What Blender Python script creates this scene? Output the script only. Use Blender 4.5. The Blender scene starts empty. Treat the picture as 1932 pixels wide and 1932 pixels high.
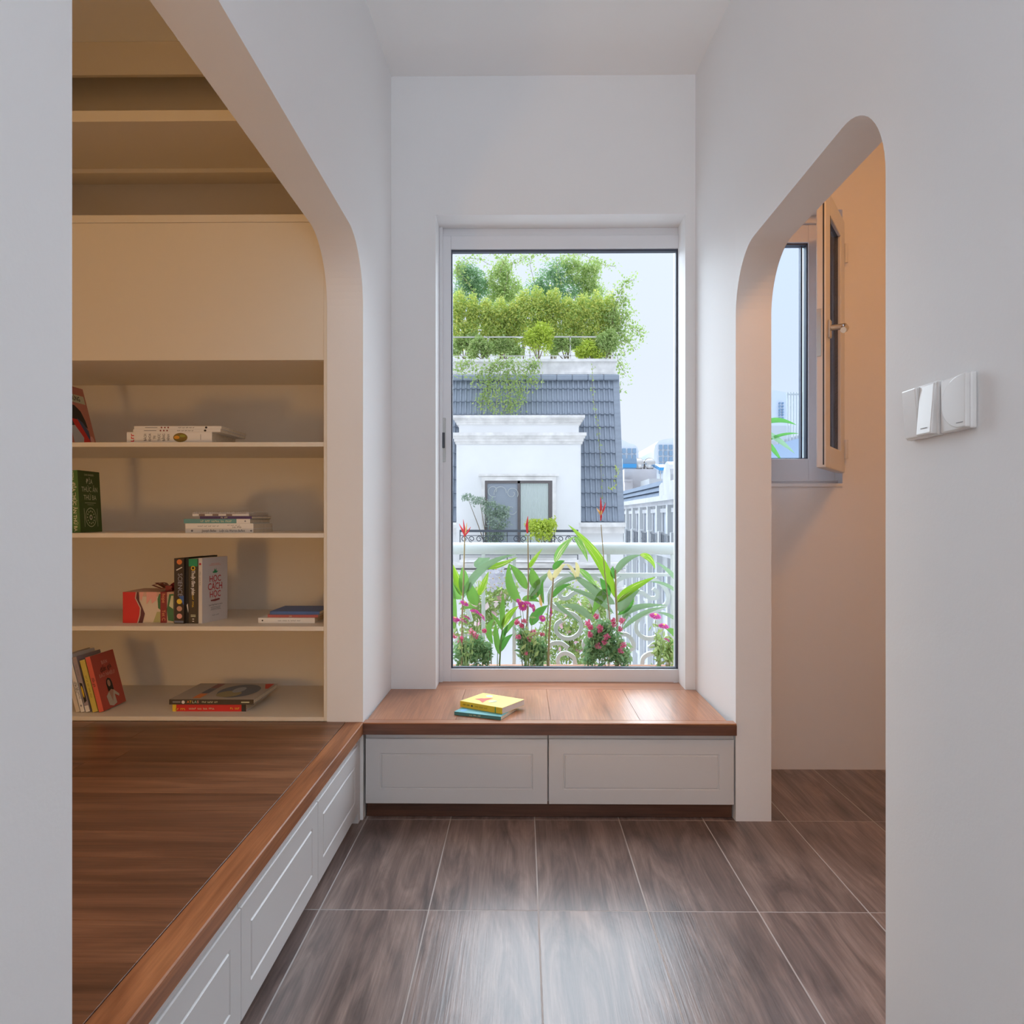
import bpy, bmesh, math, random
from mathutils import Vector, Matrix
import numpy as np

random.seed(7)
C = bpy.context.scene.collection
SC = bpy.context.scene

# ------------------------------------------------------------------ camera
F_PX, EYE, YAW = 1380.0, 1.07, 0.0109
CX, CY = 986 - F_PX * math.tan(YAW), 978.0
cam_data = bpy.data.cameras.new('camera')
cam = bpy.data.objects.new('camera', cam_data)
C.objects.link(cam)
cam.location = (0, 0, EYE)
cam.rotation_euler = (math.pi / 2, 0, YAW)
cam_data.sensor_width = 36
cam_data.lens = 36 * F_PX / 1932
cam_data.shift_x = (966 - CX) / 1932
cam_data.shift_y = (CY - 966) / 1932
cam_data.clip_start, cam_data.clip_end = 0.05, 1000
SC.camera = cam

# ------------------------------------------------------------------ exposure
SC.view_settings.view_transform = 'Standard'
SC.view_settings.look = 'None'
SC.view_settings.exposure = 0.0
SC.view_settings.gamma = 1.0
SC.view_settings.use_curve_mapping = False
SC.cycles.use_denoising = True
SC.cycles.max_bounces = 14
SC.cycles.diffuse_bounces = 7
SC.cycles.transparent_max_bounces = 24
SC.cycles.sample_clamp_indirect = 6

# ------------------------------------------------------------------ sky (bright hazy overcast), sun through haze
w = bpy.data.worlds.new('hazy_sky')
SC.world = w
w.use_nodes = True
nt = w.node_tree
bg = nt.nodes['Background']
tc = nt.nodes.new('ShaderNodeTexCoord')
sx = nt.nodes.new('ShaderNodeSeparateXYZ')
rp = nt.nodes.new('ShaderNodeValToRGB')
nt.links.new(tc.outputs['Generated'], sx.inputs[0])
nt.links.new(sx.outputs['Z'], rp.inputs[0])
nt.links.new(rp.outputs[0], bg.inputs[0])
# overcast dome: even and bright towards the horizon, rising smoothly to the zenith
el = rp.color_ramp.elements
el[0].position, el[0].color = 0.0, (0.93, 0.98, 1.10, 1)
el[1].position, el[1].color = 1.0, (2.3, 2.45, 2.75, 1)
for pos, c in ((0.20, (0.87, 0.93, 1.05)), (0.36, (0.88, 0.96, 1.12)), (0.6, (1.25, 1.37, 1.62)), (0.8, (1.75, 1.9, 2.2))):
    k = el.new(pos); k.color = (*c, 1)
bg.inputs[1].default_value = 1.0

def lamp(name, kind, loc, energy, color=(1, 1, 1), target=None, size=1.0, size_y=None, angle=None, spread=None):
    d = bpy.data.lights.new(name, kind)
    d.energy, d.color = energy, color
    if kind == 'AREA':
        d.shape = 'RECTANGLE' if size_y else 'DISK'
        d.size = size
        if size_y:
            d.size_y = size_y
        if spread:
            d.spread = spread
    elif kind == 'SUN':
        d.angle = angle
    else:
        d.shadow_soft_size = size
    o = bpy.data.objects.new(name, d)
    C.objects.link(o)
    o.location = loc
    if target is not None:
        o.rotation_euler = (Vector(target) - Vector(loc)).to_track_quat('-Z', 'Y').to_euler()
    return o

# sun behind thin bright cloud
lamp('hazy_sun', 'SUN', (0, 20, 30), 9.5, (0.80, 0.90, 1.0), (0.4, 20 - 7.6, 30 - 6.4), angle=math.radians(80))
# added fill behind the camera, bounced off the ceiling to brighten the interior
lamp('rear_fill_light', 'AREA', (0.1, -1.9, 1.3), 77, (0.83, 0.91, 1.0), (0.1, -1.9, 3), 1.8, 1.6)
# warm lamp standing low in the near left corner of the reading nook, and the nook's ceiling lamp
lamp('nook_floor_lamp_light', 'AREA', (-1.62, 0.60, 0.62), 7.0, (1.0, 0.55, 0.18), (-1.15, 3.0, 1.15), 0.30)
lamp('nook_lamp_light', 'AREA', (-1.45, 1.3, 2.95), 3.5, (1.0, 0.55, 0.18), (-1.4, 1.6, 0.0), 0.25)
# warm floor lamp with a wide shade behind the camera
lamp('floor_lamp_light', 'AREA', (0.15, -0.95, 0.45), 2.3, (1.0, 0.70, 0.42), (-0.3, 3.0, 1.0), 0.6)
# warm ceiling lamp of the side room
lamp('side_room_lamp_light', 'AREA', (1.35, 1.6, 2.72), 10, (1.0, 0.43, 0.12), (1.45, 2.6, 0.0), 0.35)

# ------------------------------------------------------------------ helpers
def at(px, py, Y):
    """World point on the plane y = Y seen at a given place of the photograph (used to measure positions)."""
    u, v = (px - CX) / F_PX, (CY - py) / F_PX
    c, s = math.cos(YAW), math.sin(YAW)
    d = Vector((-s + u * c, c + u * s, v))
    return Vector((0, 0, EYE)) + d * (Y / d.y)

def tag(o, label=None, cat=None, group=None, kind=None):
    if label: o['label'] = label
    if cat: o['category'] = cat
    if group: o['group'] = group
    if kind: o['kind'] = kind
    return o

def empty(name, loc=(0, 0, 0), rot=(0, 0, 0), parent=None):
    o = bpy.data.objects.new(name, None)
    C.objects.link(o)
    o.location, o.rotation_euler = loc, rot
    o.empty_display_size = 0.05
    if parent: o.parent = parent
    return o

def link_mesh(name, me, mat=None, parent=None, loc=None, rot=None):
    o = bpy.data.objects.new(name, me)
    C.objects.link(o)
    if mat is not None and len(me.materials) == 0:
        me.materials.append(mat)
    if parent: o.parent = parent
    if loc is not None: o.location = loc
    if rot is not None: o.rotation_euler = rot
    return o

class MB:
    """Collects shapes for ONE mesh."""
    def __init__(self):
        self.v, self.f, self.mi = [], [], []
        self.uv = None
    def add(self, vs, fs, mi=0):
        b = len(self.v)
        self.v += [tuple(p) for p in vs]
        self.f += [tuple(b + i for i in q) for q in fs]
        self.mi += [mi] * len(fs)
        return self
    def box(self, x0, x1, y0, y1, z0, z1, mi=0, M=None):
        vs = [Vector((x, y, z)) for z in (z0, z1) for y in (y0, y1) for x in (x0, x1)]
        if M: vs = [M @ p for p in vs]
        return self.add(vs, [(0, 2, 3, 1), (4, 5, 7, 6), (0, 1, 5, 4), (2, 6, 7, 3), (0, 4, 6, 2), (1, 3, 7, 5)], mi)
    def hexa(self, p, mi=0):
        """p: 8 corners ordered like box: (x0y0z0, x1y0z0, x0y1z0, x1y1z0, then top)."""
        return self.add(p, [(0, 2, 3, 1), (4, 5, 7, 6), (0, 1, 5, 4), (2, 6, 7, 3), (0, 4, 6, 2), (1, 3, 7, 5)], mi)
    def prism(self, outline, axis, a, b, mi=0):
        """outline: 2-D points; axis: the axis it is extruded along from a to b."""
        def P(q, t):
            return {'X': (t, q[0], q[1]), 'Y': (q[0], t, q[1]), 'Z': (q[0], q[1], t)}[axis]
        n = len(outline)
        vs = [P(q, a) for q in outline] + [P(q, b) for q in outline]
        fs = [tuple(range(n)), tuple(range(2 * n - 1, n - 1, -1))]
        fs += [(i, i + n, (i + 1) % n + n, (i + 1) % n) for i in range(n)]
        return self.add(vs, fs, mi)
    def tube(self, pts, r, seg=8, mi=0, caps=True, flat=None):
        """Sweep a circle (or a flat bar flat=(w,h)) along pts; r may be a list."""
        pts = [Vector(p) for p in pts]
        n = len(pts)
        rr = r if isinstance(r, (list, tuple)) else [r] * n
        ring = []
        prev = None
        for i, p in enumerate(pts):
            t = (pts[min(i + 1, n - 1)] - pts[max(i - 1, 0)]).normalized()
            if prev is None:
                a = Vector((0, 1, 0)) if abs(t.y) < 0.9 else Vector((1, 0, 0))
            else:
                a = prev
            a = (a - t * a.dot(t)).normalized()
            b = t.cross(a)
            prev = a
            if flat:
                cs = [(flat[0] / 2, flat[1] / 2), (-flat[0] / 2, flat[1] / 2), (-flat[0] / 2, -flat[1] / 2), (flat[0] / 2, -flat[1] / 2)]
                ring.append([p + a * u + b * v for u, v in cs])
            else:
                ring.append([p + (a * math.cos(2 * math.pi * k / seg) + b * math.sin(2 * math.pi * k / seg)) * rr[i] for k in range(seg)])
        m = len(ring[0])
        vs = [q for rg in ring for q in rg]
        fs = [(i * m + k, i * m + (k + 1) % m, (i + 1) * m + (k + 1) % m, (i + 1) * m + k) for i in range(n - 1) for k in range(m)]
        if caps:
            fs += [tuple(range(m - 1, -1, -1)), tuple((n - 1) * m + k for k in range(m))]
        return self.add(vs, fs, mi)
    def lathe(self, prof, c=(0, 0, 0), seg=20, axis='Z', mi=0):
        vs, n = [], len(prof)
        for r, h in prof:
            for k in range(seg):
                a = 2 * math.pi * k / seg
                u, v = r * math.cos(a), r * math.sin(a)
                q = {'Z': (u, v, h), 'Y': (u, h, v), 'X': (h, u, v)}[axis]
                vs.append((c[0] + q[0], c[1] + q[1], c[2] + q[2]))
        fs = [(i * seg + k, i * seg + (k + 1) % seg, (i + 1) * seg + (k + 1) % seg, (i + 1) * seg + k) for i in range(n - 1) for k in range(seg)]
        fs += [tuple(range(seg - 1, -1, -1)), tuple((n - 1) * seg + k for k in range(seg))]
        return self.add(vs, fs, mi)
    def build(self, name, mats, parent=None, loc=None, rot=None, smooth=False, bevel=0, seg=2, kind=None):
        me = bpy.data.meshes.new(name)
        me.from_pydata(self.v, [], self.f)
        mats = mats if isinstance(mats, (list, tuple)) else [mats]
        for m in mats: me.materials.append(m)
        if len(mats) > 1:
            me.polygons.foreach_set('material_index', self.mi)
        bm = bmesh.new(); bm.from_mesh(me)
        bmesh.ops.recalc_face_normals(bm, faces=bm.faces)
        if bevel:
            es = [e for e in bm.edges if len(e.link_faces) == 2 and e.calc_face_angle(0) > 0.6]
            bmesh.ops.bevel(bm, geom=es, offset=bevel, segments=seg, affect='EDGES', profile=0.5, clamp_overlap=True)
        bm.to_mesh(me); bm.free()
        if smooth:
            me.polygons.foreach_set('use_smooth', [True] * len(me.polygons))
            try: me.set_sharp_from_angle(angle=math.radians(38))
            except Exception: pass
        o = link_mesh(name, me, None, parent, loc, rot)
        if kind: o['kind'] = kind
        return o

def arc(cy, cz, r, a0, a1, n=14):
    return [(cy + r * math.cos(math.radians(a0 + (a1 - a0) * i / n)), cz + r * math.sin(math.radians(a0 + (a1 - a0) * i / n))) for i in range(n + 1)]

# ------------------------------------------------------------------ materials
MATS = {}
def mat(name, color, rough=0.5, metal=0.0, spec=0.5, coat=0.0, var=0.0, vscale=6.0, bump=0.0, bscale=80.0, trans=0.0, emit=None):
    if name in MATS: return MATS[name]
    m = bpy.data.materials.new(name); m.use_nodes = True
    nt = m.node_tree; b = nt.nodes['Principled BSDF']
    b.inputs['Base Color'].default_value = (*color, 1)
    b.inputs['Roughness'].default_value = rough
    b.inputs['Metallic'].default_value = metal
    b.inputs['Specular IOR Level'].default_value = spec
    b.inputs['Coat Weight'].default_value = coat
    if var or bump:
        tc = nt.nodes.new('ShaderNodeTexCoord')
    if var:
        n = nt.nodes.new('ShaderNodeTexNoise'); n.inputs['Scale'].default_value = vscale; n.inputs['Detail'].default_value = 5
        nt.links.new(tc.outputs['Object'], n.inputs['Vector'])
        r = nt.nodes.new('ShaderNodeValToRGB')
        r.color_ramp.elements[0].position, r.color_ramp.elements[1].position = 0.3, 0.7
        r.color_ramp.elements[0].color = (*[c * (1 - var) for c in color], 1)
        r.color_ramp.elements[1].color = (*[min(1, c * (1 + var)) for c in color], 1)
        nt.links.new(n.outputs['Fac'], r.inputs[0]); nt.links.new(r.outputs[0], b.inputs['Base Color'])
    if bump:
        n2 = nt.nodes.new('ShaderNodeTexNoise'); n2.inputs['Scale'].default_value = bscale; n2.inputs['Detail'].default_value = 4
        nt.links.new(tc.outputs['Object'], n2.inputs['Vector'])
        bp = nt.nodes.new('ShaderNodeBump'); bp.inputs['Strength'].default_value = bump; bp.inputs['Distance'].default_value = 0.002
        nt.links.new(n2.outputs['Fac'], bp.inputs['Height']); nt.links.new(bp.outputs[0], b.inputs['Normal'])
    MATS[name] = m
    return m

def wood(name, dark, mid, light, along='X', rough=0.32, stretch=9.0, scale=2.2, bump=0.12, spec=0.5, warp=0.5, coat=0.0, ior=1.5, vary=0.17):
    m = bpy.data.materials.new(name); m.use_nodes = True
    nt = m.node_tree; N, L = nt.nodes, nt.links
    b = N['Principled BSDF']
    tc = N.new('ShaderNodeTexCoord'); oi = N.new('ShaderNodeObjectInfo')
    mu = N.new('ShaderNodeMath'); mu.operation = 'MULTIPLY'; mu.inputs[1].default_value = 37.0
    L.new(oi.outputs['Random'], mu.inputs[0])
    cb = N.new('ShaderNodeCombineXYZ')
    for k in range(3): L.new(mu.outputs[0], cb.inputs[k])
    ad = N.new('ShaderNodeVectorMath'); ad.operation = 'ADD'
    L.new(tc.outputs['Object'], ad.inputs[0]); L.new(cb.outputs[0], ad.inputs[1])
    mp = N.new('ShaderNodeMapping')
    mp.inputs['Scale'].default_value = (1, stretch, stretch) if along == 'X' else (stretch, 1, stretch)
    L.new(ad.outputs[0], mp.inputs[0])
    n1 = N.new('ShaderNodeTexNoise'); n1.inputs['Scale'].default_value = scale; n1.inputs['Detail'].default_value = 6
    n1.inputs['Roughness'].default_value = 0.6; n1.inputs['Distortion'].default_value = warp
    L.new(mp.outputs[0], n1.inputs['Vector'])
    r = N.new('ShaderNodeValToRGB'); e = r.color_ramp.elements
    e[0].position, e[0].color = 0.30, (*dark, 1)
    e[1].position, e[1].color = 0.72, (*light, 1)
    k = e.new(0.5); k.color = (*mid, 1)
    L.new(n1.outputs['Fac'], r.inputs[0])
    mp2 = N.new('ShaderNodeMapping'); q = 60.0
    mp2.inputs['Scale'].default_value = (1.5, q, q) if along == 'X' else (q, 1.5, q)
    L.new(ad.outputs[0], mp2.inputs[0])
    n2 = N.new('ShaderNodeTexNoise'); n2.inputs['Scale'].default_value = 3.0; n2.inputs['Detail'].default_value = 3
    L.new(mp2.outputs[0], n2.inputs['Vector'])
    mr = N.new('ShaderNodeMapRange'); mr.inputs[1].default_value, mr.inputs[2].default_value = 0.3, 0.7
    mr.inputs[3].default_value, mr.inputs[4].default_value = 0.78, 1.12
    L.new(n2.outputs['Fac'], mr.inputs[0])
    # each board a little lighter or darker than its neighbour
    mr2 = N.new('ShaderNodeMapRange'); mr2.inputs[3].default_value, mr2.inputs[4].default_value = 1 - vary, 1 + vary
    L.new(oi.outputs['Random'], mr2.inputs[0])
    m3 = N.new('ShaderNodeMath'); m3.operation = 'MULTIPLY'
    L.new(mr.outputs[0], m3.inputs[0]); L.new(mr2.outputs[0], m3.inputs[1])
    mx = N.new('ShaderNodeVectorMath'); mx.operation = 'SCALE'
    L.new(r.outputs[0], mx.inputs[0]); L.new(m3.outputs[0], mx.inputs['Scale'])
    L.new(mx.outputs[0], b.inputs['Base Color'])
    b.inputs['Roughness'].default_value = rough
    b.inputs['Specular IOR Level'].default_value = spec
    b.inputs['IOR'].default_value = ior
    b.inputs['Coat Weight'].default_value = coat
    b.inputs['Coat Roughness'].default_value = 0.15
    if bump:
        bp = N.new('ShaderNodeBump'); bp.inputs['Strength'].default_value = bump; bp.inputs['Distance'].default_value = 0.002
        L.new(n2.outputs['Fac'], bp.inputs['Height']); L.new(bp.outputs[0], b.inputs['Normal'])
    MATS[name] = m
    return m

def glass_mat(name, tint, gloss=0.06):
    m = bpy.data.materials.new(name); m.use_nodes = True
    nt = m.node_tree; N, L = nt.nodes, nt.links
    N.remove(N['Principled BSDF'])
    t = N.new('ShaderNodeBsdfTransparent'); t.inputs[0].default_value = (*tint, 1)
    g = N.new('ShaderNodeBsdfGlossy'); g.inputs['Roughness'].default_value = 0.02
    fr = N.new('ShaderNodeFresnel'); fr.inputs[0].default_value = 1.45
    mx = N.new('ShaderNodeMixShader')
    k = N.new('ShaderNodeMath'); k.operation = 'MULTIPLY'; k.inputs[1].default_value = 0.05   # reflection turned down so lamps behind the camera don't show in the glass
    L.new(fr.outputs[0], k.inputs[0]); L.new(k.outputs[0], mx.inputs[0]); L.new(t.outputs[0], mx.inputs[1]); L.new(g.outputs[0], mx.inputs[2])
    L.new(mx.outputs[0], N['Material Output'].inputs[0])
    MATS[name] = m
    return m

def leaf_mat(name, color, color2, cream=None, rough=0.4, trans=0.35):
    """Leaves: colour varies per leaf; optional cream stripes along the margin (UV: u across, v along)."""
    m = bpy.data.materials.new(name); m.use_nodes = True
    nt = m.node_tree; N, L = nt.nodes, nt.links
    b = N['Principled BSDF']; b.inputs['Roughness'].default_value = rough
    geo = N.new('ShaderNodeNewGeometry')
    mix = N.new('ShaderNodeMix'); mix.data_type = 'RGBA'
    mix.inputs[6].default_value = (*color, 1); mix.inputs[7].default_value = (*color2, 1)
    L.new(geo.outputs['Random Per Island'], mix.inputs[0])
    out = mix.outputs[2]
    if cream:
        uv = N.new('ShaderNodeUVMap'); mp = N.new('ShaderNodeMapping'); mp.inputs['Scale'].default_value = (5, 0.8, 1)
        n = N.new('ShaderNodeTexNoise'); n.inputs['Scale'].default_value = 2.2; n.inputs['Detail'].default_value = 1
        oi = N.new('ShaderNodeObjectInfo'); ad = N.new('ShaderNodeVectorMath'); ad.operation = 'ADD'
        sc = N.new('ShaderNodeVectorMath'); sc.operation = 'SCALE'; sc.inputs[0].default_value = (9, 17, 5)
        L.new(oi.outputs['Random'], sc.inputs['Scale'])
        L.new(uv.outputs[0], mp.inputs[0]); L.new(mp.outputs[0], ad.inputs[0]); L.new(sc.outputs[0], ad.inputs[1]); L.new(ad.outputs[0], n.inputs['Vector'])
        r = N.new('ShaderNodeValToRGB'); r.color_ramp.elements[0].position, r.color_ramp.elements[1].position = 0.60, 0.64
        L.new(n.outputs['Fac'], r.inputs[0])
        m2 = N.new('ShaderNodeMix'); m2.data_type = 'RGBA'; m2.inputs[7].default_value = (*cream, 1)
        L.new(r.outputs[0], m2.inputs[0]); L.new(out, m2.inputs[6]); out = m2.outputs[2]
    L.new(out, b.inputs['Base Color'])
    tr = N.new('ShaderNodeBsdfTranslucent'); L.new(out, tr.inputs[0])
    ms = N.new('ShaderNodeMixShader'); ms.inputs[0].default_value = trans
    L.new(b.outputs[0], ms.inputs[1]); L.new(tr.outputs[0], ms.inputs[2])
    L.new(ms.outputs[0], N['Material Output'].inputs[0])
    MATS[name] = m
    return m

WALL = mat('wall_paint', (0.825, 0.83, 0.84), 0.62, bump=0.10, bscale=140)
CEIL = mat('ceiling_paint', (0.89, 0.895, 0.90), 0.7)
CABINET = mat('cabinet_lacquer', (0.66, 0.66, 0.665), 0.42)
SHELF = mat('bookcase_lacquer', (0.75, 0.69, 0.585), 0.5)
FRAME = mat('window_frame_white', (0.74, 0.755, 0.79), 0.38)
GASKET = mat('dark_gasket', (0.05, 0.06, 0.09), 0.5)
METAL = mat('brushed_steel', (0.62, 0.60, 0.58), 0.3, metal=1.0)
DARKPL = mat('dark_plastic', (0.04, 0.045, 0.06), 0.35)
SWITCHPL = mat('white_plastic', (0.78, 0.77, 0.76), 0.22)
GROUT = mat('grout', (0.46, 0.43, 0.42), 0.8)
GLASS = glass_mat('clear_glass', (0.97, 0.985, 0.985))
GLASSB = glass_mat('bluish_glass', (0.90, 0.95, 1.0))
DECK = wood('walnut_deck', (0.115, 0.049, 0.026), (0.205, 0.090, 0.047), (0.33, 0.155, 0.080), 'X', 0.34, stretch=11, scale=1.3, warp=0.9, vary=0.07, spec=0.4)
DECKY = wood('walnut_border', (0.19, 0.070, 0.028), (0.33, 0.130, 0.055), (0.48, 0.205, 0.09), 'Y', 0.42, stretch=11, scale=1.3, warp=0.9, vary=0.05, spec=0.25)
BENCHW = wood('bench_wood_shaded', (0.085, 0.034, 0.020), (0.145, 0.060, 0.036), (0.21, 0.092, 0.054), 'X', 0.30, stretch=8, scale=1.4, warp=0.6, ior=1.6, vary=0.08)  # darker copy for the front edge, which faces away from the window
BENCHWX = wood('bench_wood_long_lit', (0.25, 0.100, 0.048), (0.37, 0.155, 0.078), (0.47, 0.215, 0.112), 'X', 0.30, stretch=8, scale=1.4, warp=0.6, ior=1.6, vary=0.08)  # lighter copy for the top: window sheen put into the colour
BENCHWY = wood('bench_wood_cross_lit', (0.25, 0.100, 0.048), (0.37, 0.155, 0.078), (0.47, 0.215, 0.112), 'Y', 0.30, stretch=8, scale=1.4, warp=0.6, ior=1.6, vary=0.08)  # cross grain of the lighter top, sheen in its colour too
DARKW = wood('dark_kick_wood', (0.05, 0.020, 0.012), (0.09, 0.036, 0.020), (0.14, 0.055, 0.03), 'X', 0.4)
TILEW = wood('wood_look_tile', (0.085, 0.061, 0.056), (0.185, 0.134, 0.120), (0.33, 0.245, 0.215), 'Y', 0.30, stretch=7, scale=1.9, bump=0.20, warp=1.6, ior=1.56, vary=0.10)

# ------------------------------------------------------------------ the rooms
XL, XR, XLI, XRI = -0.566, 0.753, -0.694, 0.878      # hall wall faces and the far sides of both walls
YF, YB = 2.588, 3.09                                  # front of the window niche, window wall
ZC = 2.94

fl = MB().box(-2.1, 2.4, -3.1, 3.33, -0.20, -0.0003).build('floor', GROUT)
tag(fl, 'floor of long brown wood-look tiles with thin pale joints', kind='structure')
tile_me = MB().box(0.0015, 0.2975, 0.0015, 0.5985, -0.012, 0).build('floor_tile', TILEW, fl, bevel=0.0005, seg=1)
tile_data = tile_me.data
first = True
for i in range(-6, 8):
    for j in range(-5, 4):
        x0, y0 = 0.043 + 0.2992 * i, 1.9955 + 0.600 * (j - 2)
        if x0 > 2.35 or x0 < -1.9 or y0 > 3.12: continue
        if x0 > 0.8 and y0 < 0.2 and y0 > -1.0 and x0 > 2.2: continue
        if first:
            o = tile_me; first = False
        else:
            o = tile_me.copy(); C.objects.link(o)
        o.location = (x0, y0, 0)

def rounded_opening(y0, y1, zt, r):
    """Door-less opening with rounded upper corners, as outline points going up, over and down."""
    return [(y0, 0)] + arc(y0 + r, zt - r, r, 180, 90) + arc(y1 - r, zt - r, r, 90, 0) + [(y1, 0)]

def holed_wall(y_a, y_b, z_top, opening):
    return [(y_a, 0)] + opening + [(y_b, 0), (y_b, z_top), (y_a, z_top)]

m = MB().prism(holed_wall(-0.6, YF, 3.06, rounded_opening(0.913, YF - 0.0001, 2.034, 0.21)), 'X', XLI, XL)
m.hexa([(XLI, YF, 0), (XL, YF, 0), (XLI, YB, 0), (-0.556, YB, 0), (XLI, YF, 3.06), (XL, YF, 3.06), (XLI, YB, 3.06), (-0.556, YB, 3.06)])
tag(m.build('wall_left', WALL), 'white plastered wall with the rounded opening to the reading nook', kind='structure')
m = MB().prism(holed_wall(-0.6, 2.592, 3.06, rounded_opening(1.5254, 2.5919, 1.99, 0.205)), 'X', XR, XRI)
m.hexa([(XR, 2.592, 0), (XRI, 2.592, 0), (0.728, YB, 0), (XRI, YB + 0.05, 0), (XR, 2.592, 3.06), (XRI, 2.592, 3.06), (0.728, YB, 3.06), (XRI, YB + 0.05, 3.06)])
tag(m.build('wall_right', WALL), 'white plastered wall with the arched doorway and the light switches', kind='structure')
m = MB().box(-2.1, -0.3677, YB, 3.33, -0.2, 3.06).box(0.6857, 0.878, YB, 3.33, -0.2, 3.06)
m.box(-0.3677, 0.6857, YB, 3.33, 2.353, 3.06).box(-0.3677, 0.6857, YB, 3.33, -0.2, 0.30)
tag(m.build('wall_back', WALL), 'white end wall around the tall window above the bench', kind='structure')
YS = 3.13
m = MB().box(1.362, 2.4, YS, 3.33, -0.2, 2.9).box(0.878, 0.93, YS, 3.33, -0.2, 2.9)
m.box(0.93, 1.362, YS, 3.33, 2.385, 2.9).box(0.93, 1.362, YS, 3.33, -0.2, 1.219)
m.box(0.93, 1.362, YS - 0.006, YS + 0.05, 1.205, 1.219)
tag(m.build('wall_side_room_back', WALL), 'end wall of the side room around the small casement window', kind='structure')
tag(MB().box(2.3, 2.4, -0.6, 3.33, -0.2, 3.06).build('wall_side_room_right', WALL), 'far wall of the side room', kind='structure')
tag(MB().box(XRI, 2.3, 0.30, 0.40, 0, 2.9).build('wall_side_room_front', WALL), 'near wall of the side room', kind='structure')
tag(MB().box(-2.1, -1.98, 0.0, YB, -0.2, 3.2).build('wall_nook_left', WALL), 'far left wall of the reading nook', kind='structure')
tag(MB().box(-1.98, XLI, 0.10, 0.20, 0, 3.1).build('wall_nook_front', WALL), 'near wall of the reading nook', kind='structure')
m = MB().box(-2.1, 2.4, -3.2, -3.1, -0.2, 3.06).box(-2.1, -2.0, -3.1, -0.6, -0.2, 3.06).box(2.3, 2.4, -3.1, -0.6, -0.2, 3.06)
m.box(-2.0, XLI, -0.7, -0.6, 0, 3.06).box(XRI, 2.3, -0.7, -0.6, 0, 3.06)
tag(m.build('wall_front', WALL), 'walls of the room behind the camera', kind='structure')
m = MB().box(XL, XR, -0.7, 3.2, ZC, 3.2).box(-2.0, 2.3, -3.1, -0.7, ZC, 3.2).box(XRI, 2.3, 0.3, YS, 2.78, 3.2)
m.box(-2.0, XLI, 0.1, YB, 2.997, 3.2)
tag(m.build('ceiling', CEIL), 'flat white ceiling', kind='structure')

# ------------------------------------------------------------------ window above the bench
GX0, GX1, GZ0, GZ1 = -0.3165, 0.677, 0.4055, 2.2590      # glass
w1 = empty('window_1', (0, 3.225, 0.3485)); tag(w1, 'tall sliding window with white frame above the wooden bench', kind='structure')
def wpart(mb, name, m_, bevel=0.002, par=None, smooth=False):
    return mb.build(name, m_, par or w1, loc=(0, -3.225, -0.3485), bevel=bevel, smooth=smooth)
# outer frame
z0 = 0.3485
m = MB().box(-0.3677, -0.352, 3.215, 3.30, z0, 2.353).box(0.71, 0.74, 3.24, 3.30, z0, 2.353)
m.box(-0.3677, 0.6857, 3.235, 3.30, 2.318, 2.353).box(-0.3677, 0.6857, 3.25, 3.30, z0, z0 + 0.012)
wpart(m, 'window_frame', FRAME)
# sliding sash: left stile, head rail, bottom rail (the right stile sits in the wall pocket)
m = MB().box(-0.3672, GX0, 3.225, 3.268, z0 + 0.001, 2.3175).box(GX0, 0.6857, 3.225, 3.268, GZ1, 2.3175).box(GX0, 0.6857, 3.225, 3.268, z0 + 0.001, GZ0)
sash = wpart(m, 'sash', FRAME)
m = MB()
g = 0.006
m.box(GX0, GX0 + g, 3.236, 3.262, GZ0, GZ1).box(GX1, GX1 + 0.0087, 3.236, 3.262, GZ0, GZ1)
m.box(GX0 + g, GX1, 3.236, 3.262, GZ1 - 0.009, GZ1).box(GX0 + g, GX1, 3.236, 3.262, GZ0, GZ0 + g)
gk = m.build('gasket', GASKET, sash, bevel=0); gk['label'] = 'dark seal around the large window pane'
gl = MB().box(GX0 + 0.002, GX1 + 0.004, 3.250, 3.254, GZ0 + 0.002, GZ1 - 0.002).build('glass_pane', GLASS, sash)
# recessed pull with dark latch
hx = at(837, 830, 3.222)
hb = MB().box(-0.0095, 0.0095, -0.004, 0.003, -0.098, 0.098).build('pull_handle', mat('pull_grey', (0.52, 0.55, 0.55), 0.4), sash, loc=(hx.x, 3.2245, hx.z), bevel=0.004)
MB().box(-0.006, 0.006, -0.006, 0.0, -0.034, 0.034).build('latch', DARKPL, sash, loc=(hx.x, 3.2205, hx.z - 0.002), bevel=0.0015)

# ------------------------------------------------------------------ casement window of the side room
w2 = empty('window_2', (1.15, 3.2, 1.219)); tag(w2, 'small casement window in the side room with its inner sash swung open', kind='structure')
def w2part(mb, name, m_, bevel=0.002, par=None, smooth=False):
    return mb.build(name, m_, par or w2, loc=(-1.15, -3.2, -1.219), bevel=bevel, smooth=smooth)
X0, X1 = 0.93, 1.362
g2 = at(1523, 866, 3.22); g2t = at(1523, 460, 3.22)
m = MB().box(g2.x, X1, 3.205, 3.275, 1.235, 2.385).box(X0, 0.985, 3.205, 3.275, 1.235, 2.385)
m.box(0.985, g2.x, 3.205, 3.275, g2t.z, 2.385).box(0.985, g2.x, 3.205, 3.275, 1.235, g2.z).box(X0, X1, 3.175, 3.275, 1.219, 1.235)
m.box(0.985, X1, 3.190, 3.205, 2.352, 2.385)
fr2 = w2part(m, 'window_frame', FRAME)
m = MB().box(g2.x - 0.005, g2.x, 3.215, 3.25, g2.z, g2t.z).box(0.985, 0.99, 3.215, 3.25, g2.z, g2t.z)
m.box(0.985, g2.x, 3.215, 3.25, g2t.z - 0.007, g2t.z).box(0.985, g2.x, 3.215, 3.25, g2.z, g2.z + 0.004)
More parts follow.
